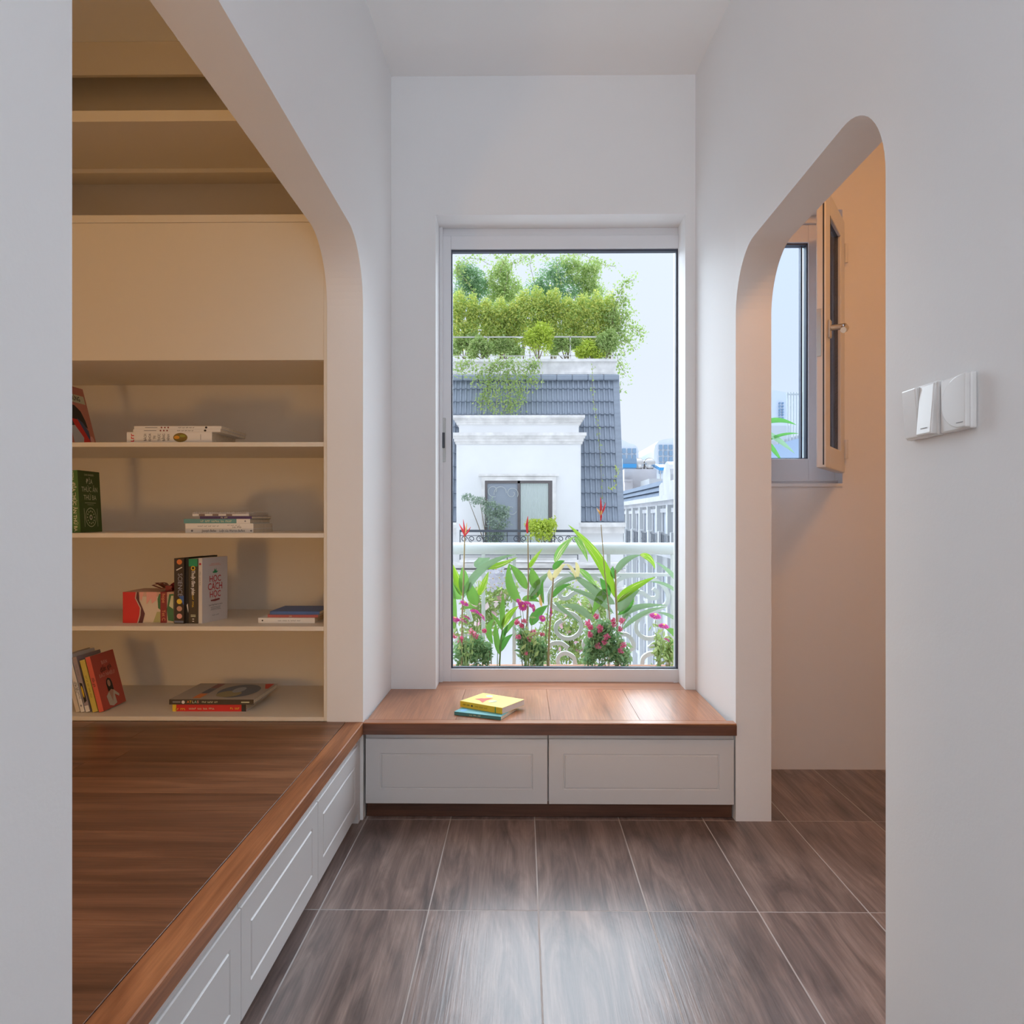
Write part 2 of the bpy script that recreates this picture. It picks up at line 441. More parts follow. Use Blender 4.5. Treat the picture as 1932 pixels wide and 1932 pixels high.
m.box(g2.x - 0.024, g2.x - 0.018, 3.23, 3.255, g2.z, g2t.z)
w2part(m, 'gasket', GASKET, 0)
w2part(MB().box(0.987, g2.x - 0.002, 3.240, 3.244, g2.z + 0.001, g2t.z - 0.002), 'glass_pane', GLASSB, 0)
# the sash that stands open into the room; local x runs from the hinge to the free edge
SW, SH = 0.42, 1.065   # width, height
sa = empty('open_sash', (1.348 - 1.15, 3.130 - 3.2, 1.262 - 1.219), (0, 0, math.radians(57.5)), w2)
st = 0.088
m = MB().box(-SW, -SW + st, -0.022, 0.012, 0, SH).box(-st, 0, -0.022, 0.012, 0, SH).box(-SW + st, -st, -0.022, 0.012, 0, st).box(-SW + st, -st, -0.022, 0.012, SH - st, SH)
m.build('sash_frame', FRAME, sa, bevel=0.004)
MB().box(-SW + st, -st, -0.010, 0.002, st, SH - st).build('glass_pane', glass_mat('dusky_glass', (0.5, 0.5, 0.52)), sa)
m = MB().box(-SW + st - 0.001, -SW + st + 0.004, -0.0225, 0.0125, st, SH - st).box(-SW - 0.001, -SW + 0.001, -0.016, -0.011, 0.01, SH - 0.01)
m.build('gasket', GASKET, sa)
for zz in (0.10, 0.93):
    MB().lathe([(0.008, -0.04), (0.008, 0.04)], (-0.004, -0.028, zz), 10).build('hinge', FRAME, sa, smooth=True)
kp = MB().box(-SW - 0.003, -SW, -0.006, 0.011, 0.42, 0.60).build('lock_plate', METAL, sa, bevel=0.001)
# lever handle on the room face of the free stile
hz = 0.53
m = MB().box(-0.014, 0.014, -0.010, 0, -0.034, 0.034)
hd = m.build('window_handle', METAL, sa, loc=(-SW + 0.050, -0.022, hz), bevel=0.003); hd['label'] = 'brushed steel window lever'
m = MB().tube([(0, -0.008, 0.004), (0, -0.046, 0.004), (-0.006, -0.058, 0.002), (-0.020, -0.064, -0.008), (-0.05, -0.066, -0.020), (-0.085, -0.066, -0.030)], [0.011, 0.011, 0.012, 0.012, 0.012, 0.011], 12)
m.build('lever', METAL, sa, loc=(-SW + 0.050, -0.022, hz), smooth=True)

# ------------------------------------------------------------------ bench under the window
ZB = 0.3485
def planks(parent, name, spans, z0, z1, mt, bevel=0.0012):
    for (x0, x1, y0, y1) in spans:
        cx, cy = (x0 + x1) / 2, (y0 + y1) / 2
        MB().box(x0 - cx, x1 - cx, y0 - cy, y1 - cy, z0 - z1, 0).build(name, mt, parent, loc=(cx - parent.location.x, cy - parent.location.y, z1 - parent.location.z), bevel=bevel, seg=1)
bt = empty('bench_worktop', (0.09, 2.85, ZB - 0.0425)); tag(bt, 'reddish wooden seat board of the window bench', 'bench top')
by0, by1 = 2.576, 3.088
g = 0.0004
planks(bt, 'edge_strip', [(-0.565, 0.7525, by0, by0 + 0.042)], ZB - 0.0052, ZB, BENCHWX, 0.002)
planks(bt, 'fascia', [(-0.565, 0.7525, by0 + 0.0006, by0 + 0.040)], ZB - 0.0425, ZB - 0.0054, BENCHW, 0.001)  # front of the same board, in the shaded copy of the wood
xs = [-0.557, -0.24, 0.10, 0.42, 0.728]
planks(bt, 'plank', [(xs[k] + g, xs[k + 1] - g, by0 + 0.042 + g, by1 - g) for k in range(4)], ZB - 0.03, ZB, BENCHWY, 0.0006)
planks(bt, 'sill_strip', [(-0.3675, 0.6855, by1 + g, 3.224)], ZB - 0.03, ZB, BENCHWX, 0.0006)

def drawer_front(wd, h, t=0.018, inset=0.045, mt=CABINET, parent=None, loc=(0, 0, 0), rot=(0, 0, 0), name='drawer'):
    """Lacquered front with a routed rectangle and a bevelled finger edge on top; local front faces -Y."""
    rings = [(0.0, 0.003, 0.0), (0.0015, 0.0, 0.0), (inset, 0.0, 0), (inset + 0.0025, 0.0035, 0), (inset + 0.005, 0.0035, 0), (inset + 0.0075, 0.0, 0)]
    vs, fs = [], []
    for ins, dep, _ in rings:
        vs += [(ins, dep, ins), (wd - ins, dep, ins), (wd - ins, dep, h - ins), (ins, dep, h - ins)]
    n = len(rings)
    for i in range(n - 1):
        for k in range(4):
            fs.append((i * 4 + k, i * 4 + (k + 1) % 4, (i + 1) * 4 + (k + 1) % 4, (i + 1) * 4 + k))
    fs.append(tuple((n - 1) * 4 + k for k in range(4)))
    b = len(vs)
    vs += [(0, t, 0), (wd, t, 0), (wd, t, h), (0, t, h)]
    fs += [(0, b, b + 1, 1), (1, b + 1, b + 2, 2), (2, b + 2, b + 3, 3), (3, b + 3, b, 0), (b, b + 3, b + 2, b + 1)]
    mb = MB(); mb.add(vs, fs)
    return mb.build(name, mt, parent, loc, rot)

bu = empty('bench_drawer_unit', (0.09, 2.60, 0)); tag(bu, 'white drawer base with two wide drawers under the window bench', 'drawer unit')
def bl(x, y, z): return (x - 0.09, y - 2.60, z)
MB().box(-0.556, 0.745, 2.624, 3.06, 0.055, ZB - 0.0435).build('carcass', CABINET, bu, loc=(-0.09, -2.60, 0))
MB().box(-0.5605, 0.748, 2.6225, 2.64, 0.0005, 0.056).build('kick_board', DARKW, bu, loc=(-0.09, -2.60, 0), bevel=0.001)
for x0, x1 in ((-0.5585, 0.0885), (0.0925, 0.7475)):
    drawer_front(x1 - x0, 0.231, parent=bu, loc=bl(x0, 2.592, 0.057), inset=0.052)
    MB().add([(x0, 2.592 + 0.016, 0.288), (x1, 2.608, 0.288), (x1, 2.600, 0.3045), (x0, 2.600, 0.3045)], [(0, 1, 2, 3)])\
        .box(x0, x1, 2.601, 2.623, 0.2885, 0.3045).build('finger_rail', CABINET, bu, loc=(-0.09, -2.60, 0))

# ------------------------------------------------------------------ raised platform of the nook
dk = empty('platform_deck', (-1.25, 1.4, ZB - 0.0425)); tag(dk, 'raised walnut platform floor of the reading nook', 'platform')
planks(dk, 'edge_board', [(-0.627, -0.5635, 0.915, YF - 0.001)], ZB - 0.0425, ZB, DECKY, 0.0025)
ys = [0.21]
while ys[-1] < YF - 0.02:
    ys.append(min(ys[-1] + random.choice((0.115, 0.125, 0.13)), YF))
ys[-1] = YF - 0.001
for k in range(len(ys) - 1):
    xr = -0.6275 if ys[k] >= 0.90 else XLI - 0.001
    xr = -0.6275 if ys[k] > 0.9 else xr
    cut = -1.98 + random.uniform(0.35, 0.95)
    planks(dk, 'plank', [(cut + 0.0003, xr, ys[k] + 0.0003, ys[k + 1]), (-1.979, cut, ys[k] + 0.0003, ys[k + 1])], ZB - 0.03, ZB, DECK, 0.0005)
pu = empty('platform_drawer_unit', (-0.60, 1.75, 0)); tag(pu, 'white base with three panelled drawers under the platform', 'drawer unit')
MB().box(-1.97, -0.60, 0.22, YF - 0.002, 0.045, ZB - 0.044).build('carcass', CABINET, pu, loc=(0.60, -1.75, 0))
MB().box(-0.66, -0.635, 0.917, YF - 0.004, 0.0005, 0.045).build('kick_board', CABINET, pu, loc=(0.60, -1.75, 0))
for y0, y1 in ((0.918, 1.4865), (1.4895, 2.048), (2.051, 2.555)):
    drawer_front(y1 - y0, 0.234, parent=pu, loc=(-0.575 + 0.60, y0 - 1.75, 0.040), rot=(0, 0, math.pi / 2), inset=0.052)
    MB().box(-0.599, -0.582, y0, y1, 0.2745, 0.3045).build('finger_rail', CABINET, pu, loc=(0.60, -1.75, 0))
MB().box(-0.599, -0.576, 2.557, YF - 0.002, 0.0005, ZB - 0.044).build('end_panel', CABINET, pu, loc=(0.60, -1.75, 0))

# ------------------------------------------------------------------ bookcase
SX0, SX1, SY0, SY1 = -1.975, -0.7066, 2.590, 3.086
bc = empty('bookcase', (-1.34, 2.84, ZB)); tag(bc, 'tall cream built-in bookcase at the end of the nook', 'bookcase')
def bp(mb, name, bevel=0.001): return mb.build(name, SHELF, bc, loc=(1.34, -2.84, -ZB), bevel=bevel, seg=1)
bp(MB().box(SX1, -0.6945, SY0, SY1, ZB + 0.0002, 2.99), 'side_panel')
bp(MB().box(SX0, SX1, SY1 - 0.008, SY1, ZB + 0.0002, 2.99), 'back_panel')
bp(MB().box(SX0, SX1, SY0, SY1 - 0.008, ZB + 0.0002, 0.3641), 'bottom_board')
SHZ = [0.3641, 0.686, 1.0173, 1.3411]
for z in SHZ[1:]:
    bp(MB().box(SX0, SX1, SY0, SY1 - 0.008, z - 0.0165, z), 'shelf')
bp(MB().box(SX0, SX1, SY0 + 0.004, SY0 + 0.022, 1.633, 2.124), 'front_panel')
bp(MB().box(SX0, SX1, SY0 + 0.022, SY1 - 0.008, 1.633, 1.651), 'shelf')
bp(MB().box(SX0, SX1, SY0, SY1 - 0.008, 2.124, 2.1506), 'shelf')
bp(MB().box(SX0, SX1, SY0, SY1 - 0.008, 2.4838, 2.5233), 'shelf')
bp(MB().box(SX0, SX1, 2.938, 2.956, 2.466, 2.4836), 'cleat')
bp(MB().box(SX0, SX1, 2.938, 2.956, 2.862, 2.9965), 'cleat')

# ------------------------------------------------------------------ light switches on the right wall
def switch_at(y, z, name, label):
    o = empty(name, (XR, y, z), (0, 0, -math.pi / 2)); tag(o, label, 'light switch'); return o
# local: x along the wall (towards the camera is +x), -y off the wall... the plate's face looks to -Y
s1 = switch_at(1.367, 1.268, 'light_switch', 'white wall switch with two tilted rockers, nearer the doorway')
MB().box(-0.0545, 0.0545, -0.012, -0.0005, -0.049, 0.049).build('plate', SWITCHPL, s1, bevel=0.003)
for k, tl in ((-1, 4.5), (1, -4.5)):
    M = Matrix.Translation((k * 0.0255, -0.013, 0)) @ Matrix.Rotation(math.radians(tl), 4, 'X')
    mb = MB(); mb.box(-0.0245, 0.0245, -0.007, 0.006, -0.046, 0.046, M=M)
    mb.build('rocker', SWITCHPL, s1, bevel=0.0025)
MB().box(0.018, 0.038, -0.0005, 0.0, -0.0007, 0.0007).build('marking', mat('grey_print', (0.25, 0.25, 0.26), 0.5), s1, loc=(0.0, -0.0235, -0.034))
s2 = switch_at(1.262, 1.267, 'light_switch', 'white square wall switch with one large rounded rocker, nearest the camera')
MB().box(-0.044, 0.044, -0.012, -0.0005, -0.047, 0.047).build('plate', SWITCHPL, s2, bevel=0.003)
ol = [(0.042, -0.045)] + [(0.042, 0.045)] + [(0.030 - 0.058 * math.sin(math.radians(a)), 0.045 * math.cos(math.radians(a))) for a in range(4, 177, 8)]
mb = MB(); mb.prism(ol, 'Y', -0.020, -0.011); mb.build('rocker', SWITCHPL, s2, bevel=0.002)
MB().box(0.018, 0.036, -0.0005, 0.0, -0.0006, 0.0006).build('marking', MATS['grey_print'], s2, loc=(0.0, -0.0202, -0.036))

# ------------------------------------------------------------------ books
PAGES = mat('paper_pages', (0.70, 0.63, 0.50), 0.8, var=0.08, vscale=90)
def pm(name, c, rough=0.5): return mat('print_' + name, c, rough)
P_WHITE, P_BLACK, P_RED = pm('white', (0.75, 0.73, 0.70)), pm('black', (0.012, 0.012, 0.014)), pm('red', (0.62, 0.02, 0.02))
P_GREEN, P_GOLD, P_GREY = pm('green', (0.015, 0.30, 0.12)), pm('gold', (0.75, 0.52, 0.03)), pm('grey', (0.22, 0.22, 0.23))
P_CREAM, P_BLUE, P_ORANGE = pm('cream', (0.62, 0.62, 0.40)), pm('blue', (0.05, 0.13, 0.42)), pm('orange', (0.75, 0.22, 0.05))
P_PINK, P_SKIN = pm('pink', (0.75, 0.36, 0.30)), pm('skin', (0.55, 0.30, 0.20))
EPS = 0.0005

class Book:
    """Local frame: x along the spine (0 = top), y from the spine to the fore edge, z through the thickness (front cover on top)."""
    def __init__(self, label, L, D, T, cover, M, spine=None, hard=False, name='book', group=None, pages=PAGES, cat='book', spine_name='spine'):
        self.L, self.D, self.T = L, D, T
        r = bpy.data.objects.new(name, None); C.objects.link(r); r.empty_display_size = 0.03
        r.matrix_world = M
        tag(r, label, cat, group)
        self.r = r
        b = 0.0022 if hard else 0.0010
        b = min(b, T * 0.3)
        ov = 0.003 if hard else 0.0
        mb = MB().box(0, L, b, D, 0, b).box(0, L, b, D, T - b, T)
        mb.build('cover', cover, r)
        MB().box(0, L, 0, b, 0, T).build('spine', spine or cover, r, bevel=0.0004 if T > 0.006 else 0, seg=1)
        MB().box(ov, L - ov, b, D - ov - 0.0005, b, T - b).build('pages', pages, r)
    def frame(self, face):
        if face == 'cover':   # u from the spine, v from the bottom
            return Vector((self.L, 0, self.T + EPS)), Vector((0, 1, 0)), Vector((-1, 0, 0))
        if face == 'spine':   # u from the top, v from the back cover
            return Vector((0, -EPS, 0)), Vector((1, 0, 0)), Vector((0, 0, 1))
        if face == 'spine_up':  # letters across the thickness
            return Vector((0, -EPS, 0)), Vector((0, 0, 1)), Vector((-1, 0, 0))
    def text(self, s, face, u, v, size, m, name='title', sx=1.0, align='CENTER', rot=0, bold=0):
        o, U, V = self.frame(face)
        if s[0] == '~':                      # print too small to read in the photograph: rows of short strokes, word by word
            w_ = 0.52 * size * sx
            x = -w_ * (len(s) - 1) / 2
            mb = MB()
            for ch in s[1:]:
                if ch != ' ':
                    hh = size * (0.30 if (ord(ch) % 3) else 0.22)
                    for a, b_, c, d in ((x, x + w_ * 0.30, -0.30 * size, hh), (x + w_ * 0.30, x + w_ * 0.78, -0.30 * size + (ord(ch) % 2) * 0.4 * size, -0.16 * size + (ord(ch) % 2) * 0.4 * size)):
                        q = [(a, c), (b_, c), (b_, d), (a, d)]
                        mb.add([(o + U * (v + p) + V * (-u + r)) if face == 'spine_up' else (o + U * (u + p) + V * (v + r)) for p, r in q], [(0, 1, 2, 3)])
                x += w_
            return mb.build(name, m, self.r)
        cu = bpy.data.curves.new(name, 'FONT')
        cu.body, cu.size = s, size
        cu.align_x, cu.align_y = align, 'CENTER'
        cu.resolution_u = 2
        cu.offset = bold * size
        cu.materials.append(m)
        ob = bpy.data.objects.new(name, cu); C.objects.link(ob)
        ob.parent = self.r
        if face == 'spine_up': p = o + U * v - V * u
        else: p = o + U * u + V * v
        p -= U.cross(V) * -0.0002
        R = Matrix((U, V, U.cross(V))).transposed().to_4x4()
        ob.matrix_local = Matrix.Translation(p) @ R @ Matrix.Rotation(rot, 4, 'Z') @ Matrix.Diagonal((sx, 1, 1, 1))
        return ob
    def poly(self, face, pts, m, name='cover_print', lift=0.0):
        o, U, V = self.frame(face)
        n = U.cross(V)
        mb = MB()
        mb.add([o + U * u + V * v + n * lift for u, v in pts], [tuple(range(len(pts)))])
        return mb.build(name, m, self.r)
    def rect(self, face, u0, u1, v0, v1, m, name='cover_print', lift=0.0):
        return self.poly(face, [(u0, v0), (u1, v0), (u1, v1), (u0, v1)], m, name, lift)
    def disc(self, face, u, v, a, b, m, name='cover_print', lift=0.0, n=20):
        return self.poly(face, [(u + a * math.cos(2 * math.pi * k / n), v + b * math.sin(2 * math.pi * k / n)) for k in range(n)], m, name, lift)

def lying(x, y, z, rz=0.0, pitch=0.0):
    return Matrix.Translation((x, y, z)) @ Matrix.Rotation(rz, 4, 'Z') @ Matrix.Rotation(pitch, 4, 'X')
def standing(x, y, z, L, lean=0.0, rz=0.0):
    """Lower left front corner at (x, y, z); spine to the front, front cover to the right; lean > 0 tips it to the left."""
    return Matrix.Translation((x, y, z)) @ Matrix.Rotation(rz, 4, 'Z') @ Matrix.Rotation(-lean, 4, 'Y') @ Matrix.Translation((0, 0, L)) @ Matrix.Rotation(math.pi / 2, 4, 'Y')
def pxx(px, Y): return at(px, 978, Y).x

# --- top book shelf
z = SHZ[3]
Y = 2.625
x0, x1 = pxx(239, Y), pxx(400, Y)
b = Book('thick white encyclopedia at the bottom of the stack on the top book shelf', x1 - x0, 0.225, 0.0405, P_WHITE, lying(x0, Y, z), hard=True)
for k, s in enumerate(('BÁCH', 'KHOA', 'TRI', 'THỨC', 'BẰNG', 'HÌNH')):
    b.text(s, 'spine_up', 0.068 + 0.0168 * k, 0.021, 0.0135 if len(s) > 3 else 0.0125, P_BLACK, 'lettering', 0.72)
b.text('~DKK', 'spine_up', 0.021, 0.021, 0.020, P_RED, 'lettering')
b.disc('spine', 0.195, 0.0205, 0.026, 0.0165, pm('olive_picture', (0.20, 0.13, 0.02)), 'cover_print')
b.disc('spine', 0.182, 0.021, 0.010, 0.006, pm('amber', (0.62, 0.28, 0.02)), 'cover_print', 0.0002)
b.disc('spine', 0.203, 0.026, 0.011, 0.005, pm('moss', (0.25, 0.27, 0.03)), 'cover_print', 0.0002)
b.rect('spine', 0.268, 0.2695, 0.012, 0.032, P_GREY, 'lettering')
zt = z + 0.0407
for k, (pa, pb, lab) in enumerate(((251, 416, 'thin white picture book lying directly on the thick white encyclopedia'), (253, 418, 'thin white picture book on top of the encyclopedia stack'))):
    xa, xb = pxx(pa, Y + 0.004), pxx(pb, Y + 0.004)
    b = Book(lab, xb - xa, 0.235, 0.0108, P_WHITE, lying(xa, Y + 0.004, zt), hard=False)
    for q in range(3):
        b.disc('spine', 0.10 + 0.012 * q, 0.0054, 0.003, 0.003, pm('dark_red', (0.25, 0.04, 0.04)), 'lettering')
    b.text('~KHOA HỌC VUI CHO BÉ', 'spine', 0.19, 0.0052, 0.006, P_BLACK, 'lettering')
    b.rect('spine', 0.04, 0.085, 0.0042, 0.0062, P_GREY, 'lettering')
    b.disc('spine', 0.262, 0.0054, 0.0045, 0.0035, P_BLACK, 'lettering')
    zt += 0.011
# coloured magazine leaning at the left end; cover turned to the room
Lm = 0.232
b = Book('pink comic leaning at the left end of the top book shelf', Lm, 0.172, 0.012, pm('salmon', (0.55, 0.20, 0.14)), standing(-1.645 - 0.012, 2.64, z + 0.0003, Lm, math.radians(14.3)))
b.rect('cover', 0.03, 0.163, 0.168, 0.20, P_CREAM)
b.text('NÙNG', 'cover', 0.105, 0.184, 0.026, P_BLACK, 'title', 0.75, bold=0.02)
b.poly('cover', [(0.02, 0.06), (0.02, 0.14), (0.05, 0.160), (0.09, 0.155), (0.12, 0.135), (0.135, 0.10), (0.14, 0.07), (0.10, 0.085)], P_BLACK)
b.poly('cover', [(0.05, 0.0), (0.06, 0.06), (0.085, 0.105), (0.115, 0.09), (0.14, 0.06), (0.14, 0.0)], pm('denim', (0.05, 0.08, 0.17)), lift=0.0002)
b.poly('cover', [(0.05, 0.1), (0.085, 0.10), (0.135, 0.02), (0.14, 0.001), (0.085, 0.001)], P_RED, lift=0.0004)
b.poly('cover', [(0.03, 0.001), (0.03, 0.07), (0.06, 0.075), (0.098, 0.03), (0.085, 0.001)], pm('pale_grey', (0.45, 0.46, 0.48)), lift=0.0006)
b.disc('cover', 0.149, 0.025, 0.012, 0.016, P_PINK, lift=0.0003)

# --- second shelf
z = SHZ[2]
Y = 2.655
L = 0.228
b = Book('green paperback standing alone at the left end of its shelf', L, 0.138, 0.034, pm('leaf_green', (0.040, 0.090, 0.012)), standing(pxx(152, Y) - 0.034, Y, z, L, math.radians(3)), spine=pm('spine_green', (0.075, 0.17, 0.035)))
for k, (s, sz) in enumerate((('ĐĨA', 0.026), ('THỨC ĂN', 0.026), ('THỨ BA', 0.026))):
    b.text(s, 'cover', 0.069, 0.188 - 0.030 * k, sz, P_CREAM, 'title', 0.86)
b.text('DAN BARBER', 'cover', 0.069, 0.213, 0.010, P_CREAM, 'lettering')
b.rect('cover', 0.035, 0.105, 0.108, 0.1095, P_CREAM); b.rect('cover', 0.05, 0.09, 0.1015, 0.1025, P_CREAM)
n = 28
for k in range(n):
    a0, a1 = 2 * math.pi * k / n, 2 * math.pi * (k + 1) / n
    b.poly('cover', [(0.069 + r * 0.034 * math.cos(a), 0.055 + r * 0.036 * math.sin(a)) for r, a in ((1, a0), (1, a1), (0.93, a1), (0.93, a0))], P_CREAM) if k % 1 == 0 else None
for k in range(12):
    a = 2 * math.pi * k / 12
    b.disc('cover', 0.069 + 0.022 * math.cos(a), 0.055 + 0.023 * math.sin(a), 0.0032, 0.0032, P_CREAM, n=6)
b.disc('cover', 0.069, 0.055, 0.009, 0.010, P_CREAM); b.disc('cover', 0.069, 0.055, 0.004, 0.0055, P_BLACK, lift=0.0002)
for u in (0.028, 0.110): b.rect('cover', u, u + 0.002, 0.02, 0.088, P_CREAM)
b.text('ĐĨA THỨC ĂN THỨ BA', 'spine', 0.135, 0.017, 0.017, P_CREAM, 'title', bold=0.02)
b.text('~Nguyên bản', 'spine', 0.032, 0.017, 0.011, P_CREAM, 'lettering')
zt = z
Y = 2.655
stack = [
 (349.5, 478, 0.0150, P_WHITE, 0.205, 'white paperback at the bottom of the stack on the second shelf', None),
 (349.5, 478, 0.0192, P_WHITE, 0.205, 'white paperback with small grey print, second from the bottom of the second shelf stack', None),
 (346.5, 472, 0.0160, pm('teal', (0.12, 0.30, 0.30)), 0.205, 'teal and white paperback in the middle of the second shelf stack', P_WHITE),
 (377, 475, 0.0098, pm('purple', (0.06, 0.03, 0.13)), 0.20, 'thin purple book lying on the teal paperback', None),
 (362, 469, 0.0085, pm('stripe_white', (0.68, 0.66, 0.62)), 0.20, 'thin white notebook lying on the purple book', None),
 (362, 469, 0.0060, pm('grey_cover', (0.42, 0.40, 0.40)), 0.20, 'thin grey spiral notebook on top of the second shelf stack', None)]
for k, (pa, pb, T, cm, D, lab, alt) in enumerate(stack):
    xa, xb = pxx(pa, Y), pxx(pb, Y)
    L = xb - xa
    b = Book(lab, L, D, T, cm, lying(xa, Y + (0.004 if k > 3 else 0), zt))
    if k == 0:
        b.text('Joseph Bellas', 'spine', 0.088, T / 2, 0.0125, P_BLACK, 'lettering', 0.8); b.text('Luật của Warren Buffett', 'spine', 0.172, T / 2, 0.0125, P_BLACK, 'title', 0.75)
        b.disc('spine', 0.025, T / 2, 0.004, 0.004, P_GREY, 'lettering'); b.disc('spine', L - 0.008, T / 2, 0.004, 0.003, P_GREY, 'lettering')
    elif k == 1:
        b.text('~NHỮNG BÀI HỌC ĐẦU TƯ', 'spine', 0.085, T / 2, 0.0075, P_GREY, 'lettering'); b.text('~BẬC THẦY ĐẦU TƯ', 'spine', 0.178, T * 0.65, 0.006, P_GREY, 'lettering'); b.text('~PHỐ WALL', 'spine', 0.19, T * 0.3, 0.008, P_BLACK, 'title')
    elif k == 2:
        b.rect('spine', L - 0.05, L, 0, T, P_WHITE, 'lettering'); b.text('~TƯ DUY NHANH VÀ CHẬM', 'spine', 0.12, T / 2, 0.011, P_CREAM, 'title'); b.disc('spine', L - 0.018, T / 2, 0.003, 0.003, P_GREY, 'lettering', 0.0002)
    elif k == 3:
        b.text('~SỔ TAY', 'spine', 0.09, T / 2, 0.008, P_CREAM, 'title')
    elif k == 4:
        for q in range(3): b.rect('spine', 0.024 + 0.05 * q, 0.046 + 0.05 * q, 0.001, T - 0.001, pm('brown_stripe', (0.20, 0.14, 0.12)), 'cover_print')
    else:
        mb = MB()
        for q in range(24): mb.tube([(0.012 + q * (L - 0.024) / 23, 0.002 - 0.004 * math.cos(a), T / 2 + 0.0042 * math.sin(a)) for a in [2 * math.pi * j / 8 for j in range(9)]], 0.0006, 4, caps=False)
        mb.build('spiral_binding', METAL, b.r)
    zt += T + 0.0002

# --- third shelf: gift box, standing books, small stack
z = SHZ[1]
Y = 2.672
xa, xe = pxx(232, Y), pxx(336, Y)
Wb, Hb, Db = xe - xa, 0.1135, 0.15
Wx = pxx(328.3, Y) - xa
gb = empty('gift_box', (xa, Y, z)); tag(gb, 'small red and cream patterned gift box tied with a dark red ribbon', 'gift box')
MB().box(0, Wx, 0, Db, 0, Hb * 0.86).build('box', pm('box_cream', (0.66, 0.55, 0.42)), gb, bevel=0.001)
MB().box(-0.0008, Wx + 0.0004, -0.0008, Db + 0.0008, Hb * 0.86 + 0.0002, Hb).build('lid', pm('box_lid', (0.60, 0.36, 0.26)), gb, bevel=0.001)
def gpoly(pts, m, name, y=-0.0012):
    return MB().add([(u * Wb, y, v * Hb) for u, v in pts], [tuple(range(len(pts)))]).build(name, m, gb)
wv = [(0.235, 1.0), (0.22, 0.80), (0.26, 0.66), (0.31, 0.48), (0.30, 0.25), (0.26, 0.0)]
gpoly([(0.0, 0.0), (0.0, 1.0)] + wv, P_RED, 'cover_print')
gpoly([(u + 0.02, v) for u, v in wv] + [(0.36, 0.0), (0.40, 0.30), (0.35, 0.52), (0.30, 0.72), (0.29, 1.0)], pm('plum', (0.10, 0.02, 0.03)), 'cover_print')
gpoly([(0.31, 1.0), (0.31, 0.80), (0.34, 0.70), (0.38, 1.0)], P_PINK, 'cover_print')
gpoly([(0.43, 1.0), (0.43, 0.60), (0.51, 0.80), (0.53, 0.62), (0.61, 0.74), (0.62, 1.0)], P_PINK, 'cover_print')
gpoly([(0.72, 0.38), (0.64, 0.48), (0.63, 0.78), (0.66, 0.94), (0.74, 0.96), (0.80, 0.8)], pm('deep_green', (0.04, 0.16, 0.06)), 'cover_print')
gpoly([(0.55, 0.02), (0.62, 0.36), (0.74, 0.36), (0.74, 0.02)], pm('sage', (0.40, 0.38, 0.16)), 'cover_print')
gpoly([(0.82, 0.08), (0.80, 0.45), (0.84, 0.93), (0.922, 0.95), (0.922, 0.05)], MATS['print_deep_green'], 'cover_print')
gpoly([(0.84, 0.55), (0.88, 0.88), (0.918, 0.88), (0.915, 0.45)], P_CREAM, 'cover_print', -0.0016)
RIB = pm('ribbon', (0.22, 0.004, 0.012), 0.35)
u0, u1 = 0.685 * Wb, 0.80 * Wb
MB().box(u0, u1, -0.0022, -0.0012, 0.001, Hb + 0.001).box(u0, u1, -0.0022, Db + 0.002, Hb + 0.0002, Hb + 0.0012).build('ribbon', RIB, gb)
bw = MB()
for sgn, ln in ((-1, 0.062), (1, 0.026)):
    c0 = Vector(((u0 + u1) / 2, 0.05, Hb + 0.008))
    for q in (0, 1):
        p = [c0, c0 + Vector((sgn * ln * 0.45, -0.01 + 0.03 * q, 0.020)), c0 + Vector((sgn * ln, -0.012 + 0.03 * q, 0.014 + 0.006 * q)), c0 + Vector((sgn * ln * 0.5, -0.01 + 0.03 * q, 0.002)), c0]
        bw.tube(p, 0.004, flat=(0.018, 0.0012))
bw.box(c0.x - 0.012, c0.x + 0.012, 0.036, 0.062, Hb + 0.001, Hb + 0.020)
bw.build('bow', RIB, gb, bevel=0.001)
for s, v in (('hope', 0.80), ('Tet', 0.32), ('C', 0.12)):
    cu = bpy.data.curves.new('lettering', 'FONT'); cu.body, cu.size, cu.align_x, cu.align_y = s, 0.017, 'CENTER', 'CENTER'; cu.materials.append(pm('coral_text', (0.75, 0.30, 0.14)))
    o = bpy.data.objects.new('lettering', cu); C.objects.link(o); o.parent = gb
    o.matrix_local = Matrix.Translation(((u0 + u1) / 2, -0.0027, v * Hb)) @ Matrix.Rotation(math.pi / 2, 4, 'X') @ Matrix.Rotation(-math.pi / 2, 4, 'Z')

Y = 2.66
sc = Y / F_PX
rz = math.radians(-7)
cur = pxx(329.5, Y)
L = 123.5 * sc
b = Book('dark brown science book standing beside the gift box', L, 0.185, 0.0385, pm('umber', (0.045, 0.030, 0.022)), standing(cur, Y - 0.004, z, L, 0, rz), hard=True)
b.text('SCIENCE', 'spine', 0.405 * L, 0.023, 0.025, pm('steel_text', (0.34, 0.36, 0.44)), 'title', 0.86)
for v, c in ((0.055, P_ORANGE), (0.66, P_GOLD), (0.77, P_SKIN), (0.885, P_PINK)):
    b.disc('spine', v * L, 0.021, 0.0095, 0.0105, c, 'cover_print')
b.rect('spine', 0.955 * L, 0.985 * L, 0.001, 0.037, pm('steel_blue', (0.16, 0.20, 0.30)), 'cover_print')
b.poly('spine', [(0.58 * L, 0.018), (0.66 * L, 0.030), (0.72 * L, 0.038), (0.57 * L, 0.038)], P_BLUE, 'cover_print')
b.poly('spine', [(0.13 * L, 0.030), (0.14 * L, 0.033), (0.19 * L, 0.010), (0.175 * L, 0.008)], P_WHITE, 'cover_print')
cur += 0.0395
L2 = 125 * sc
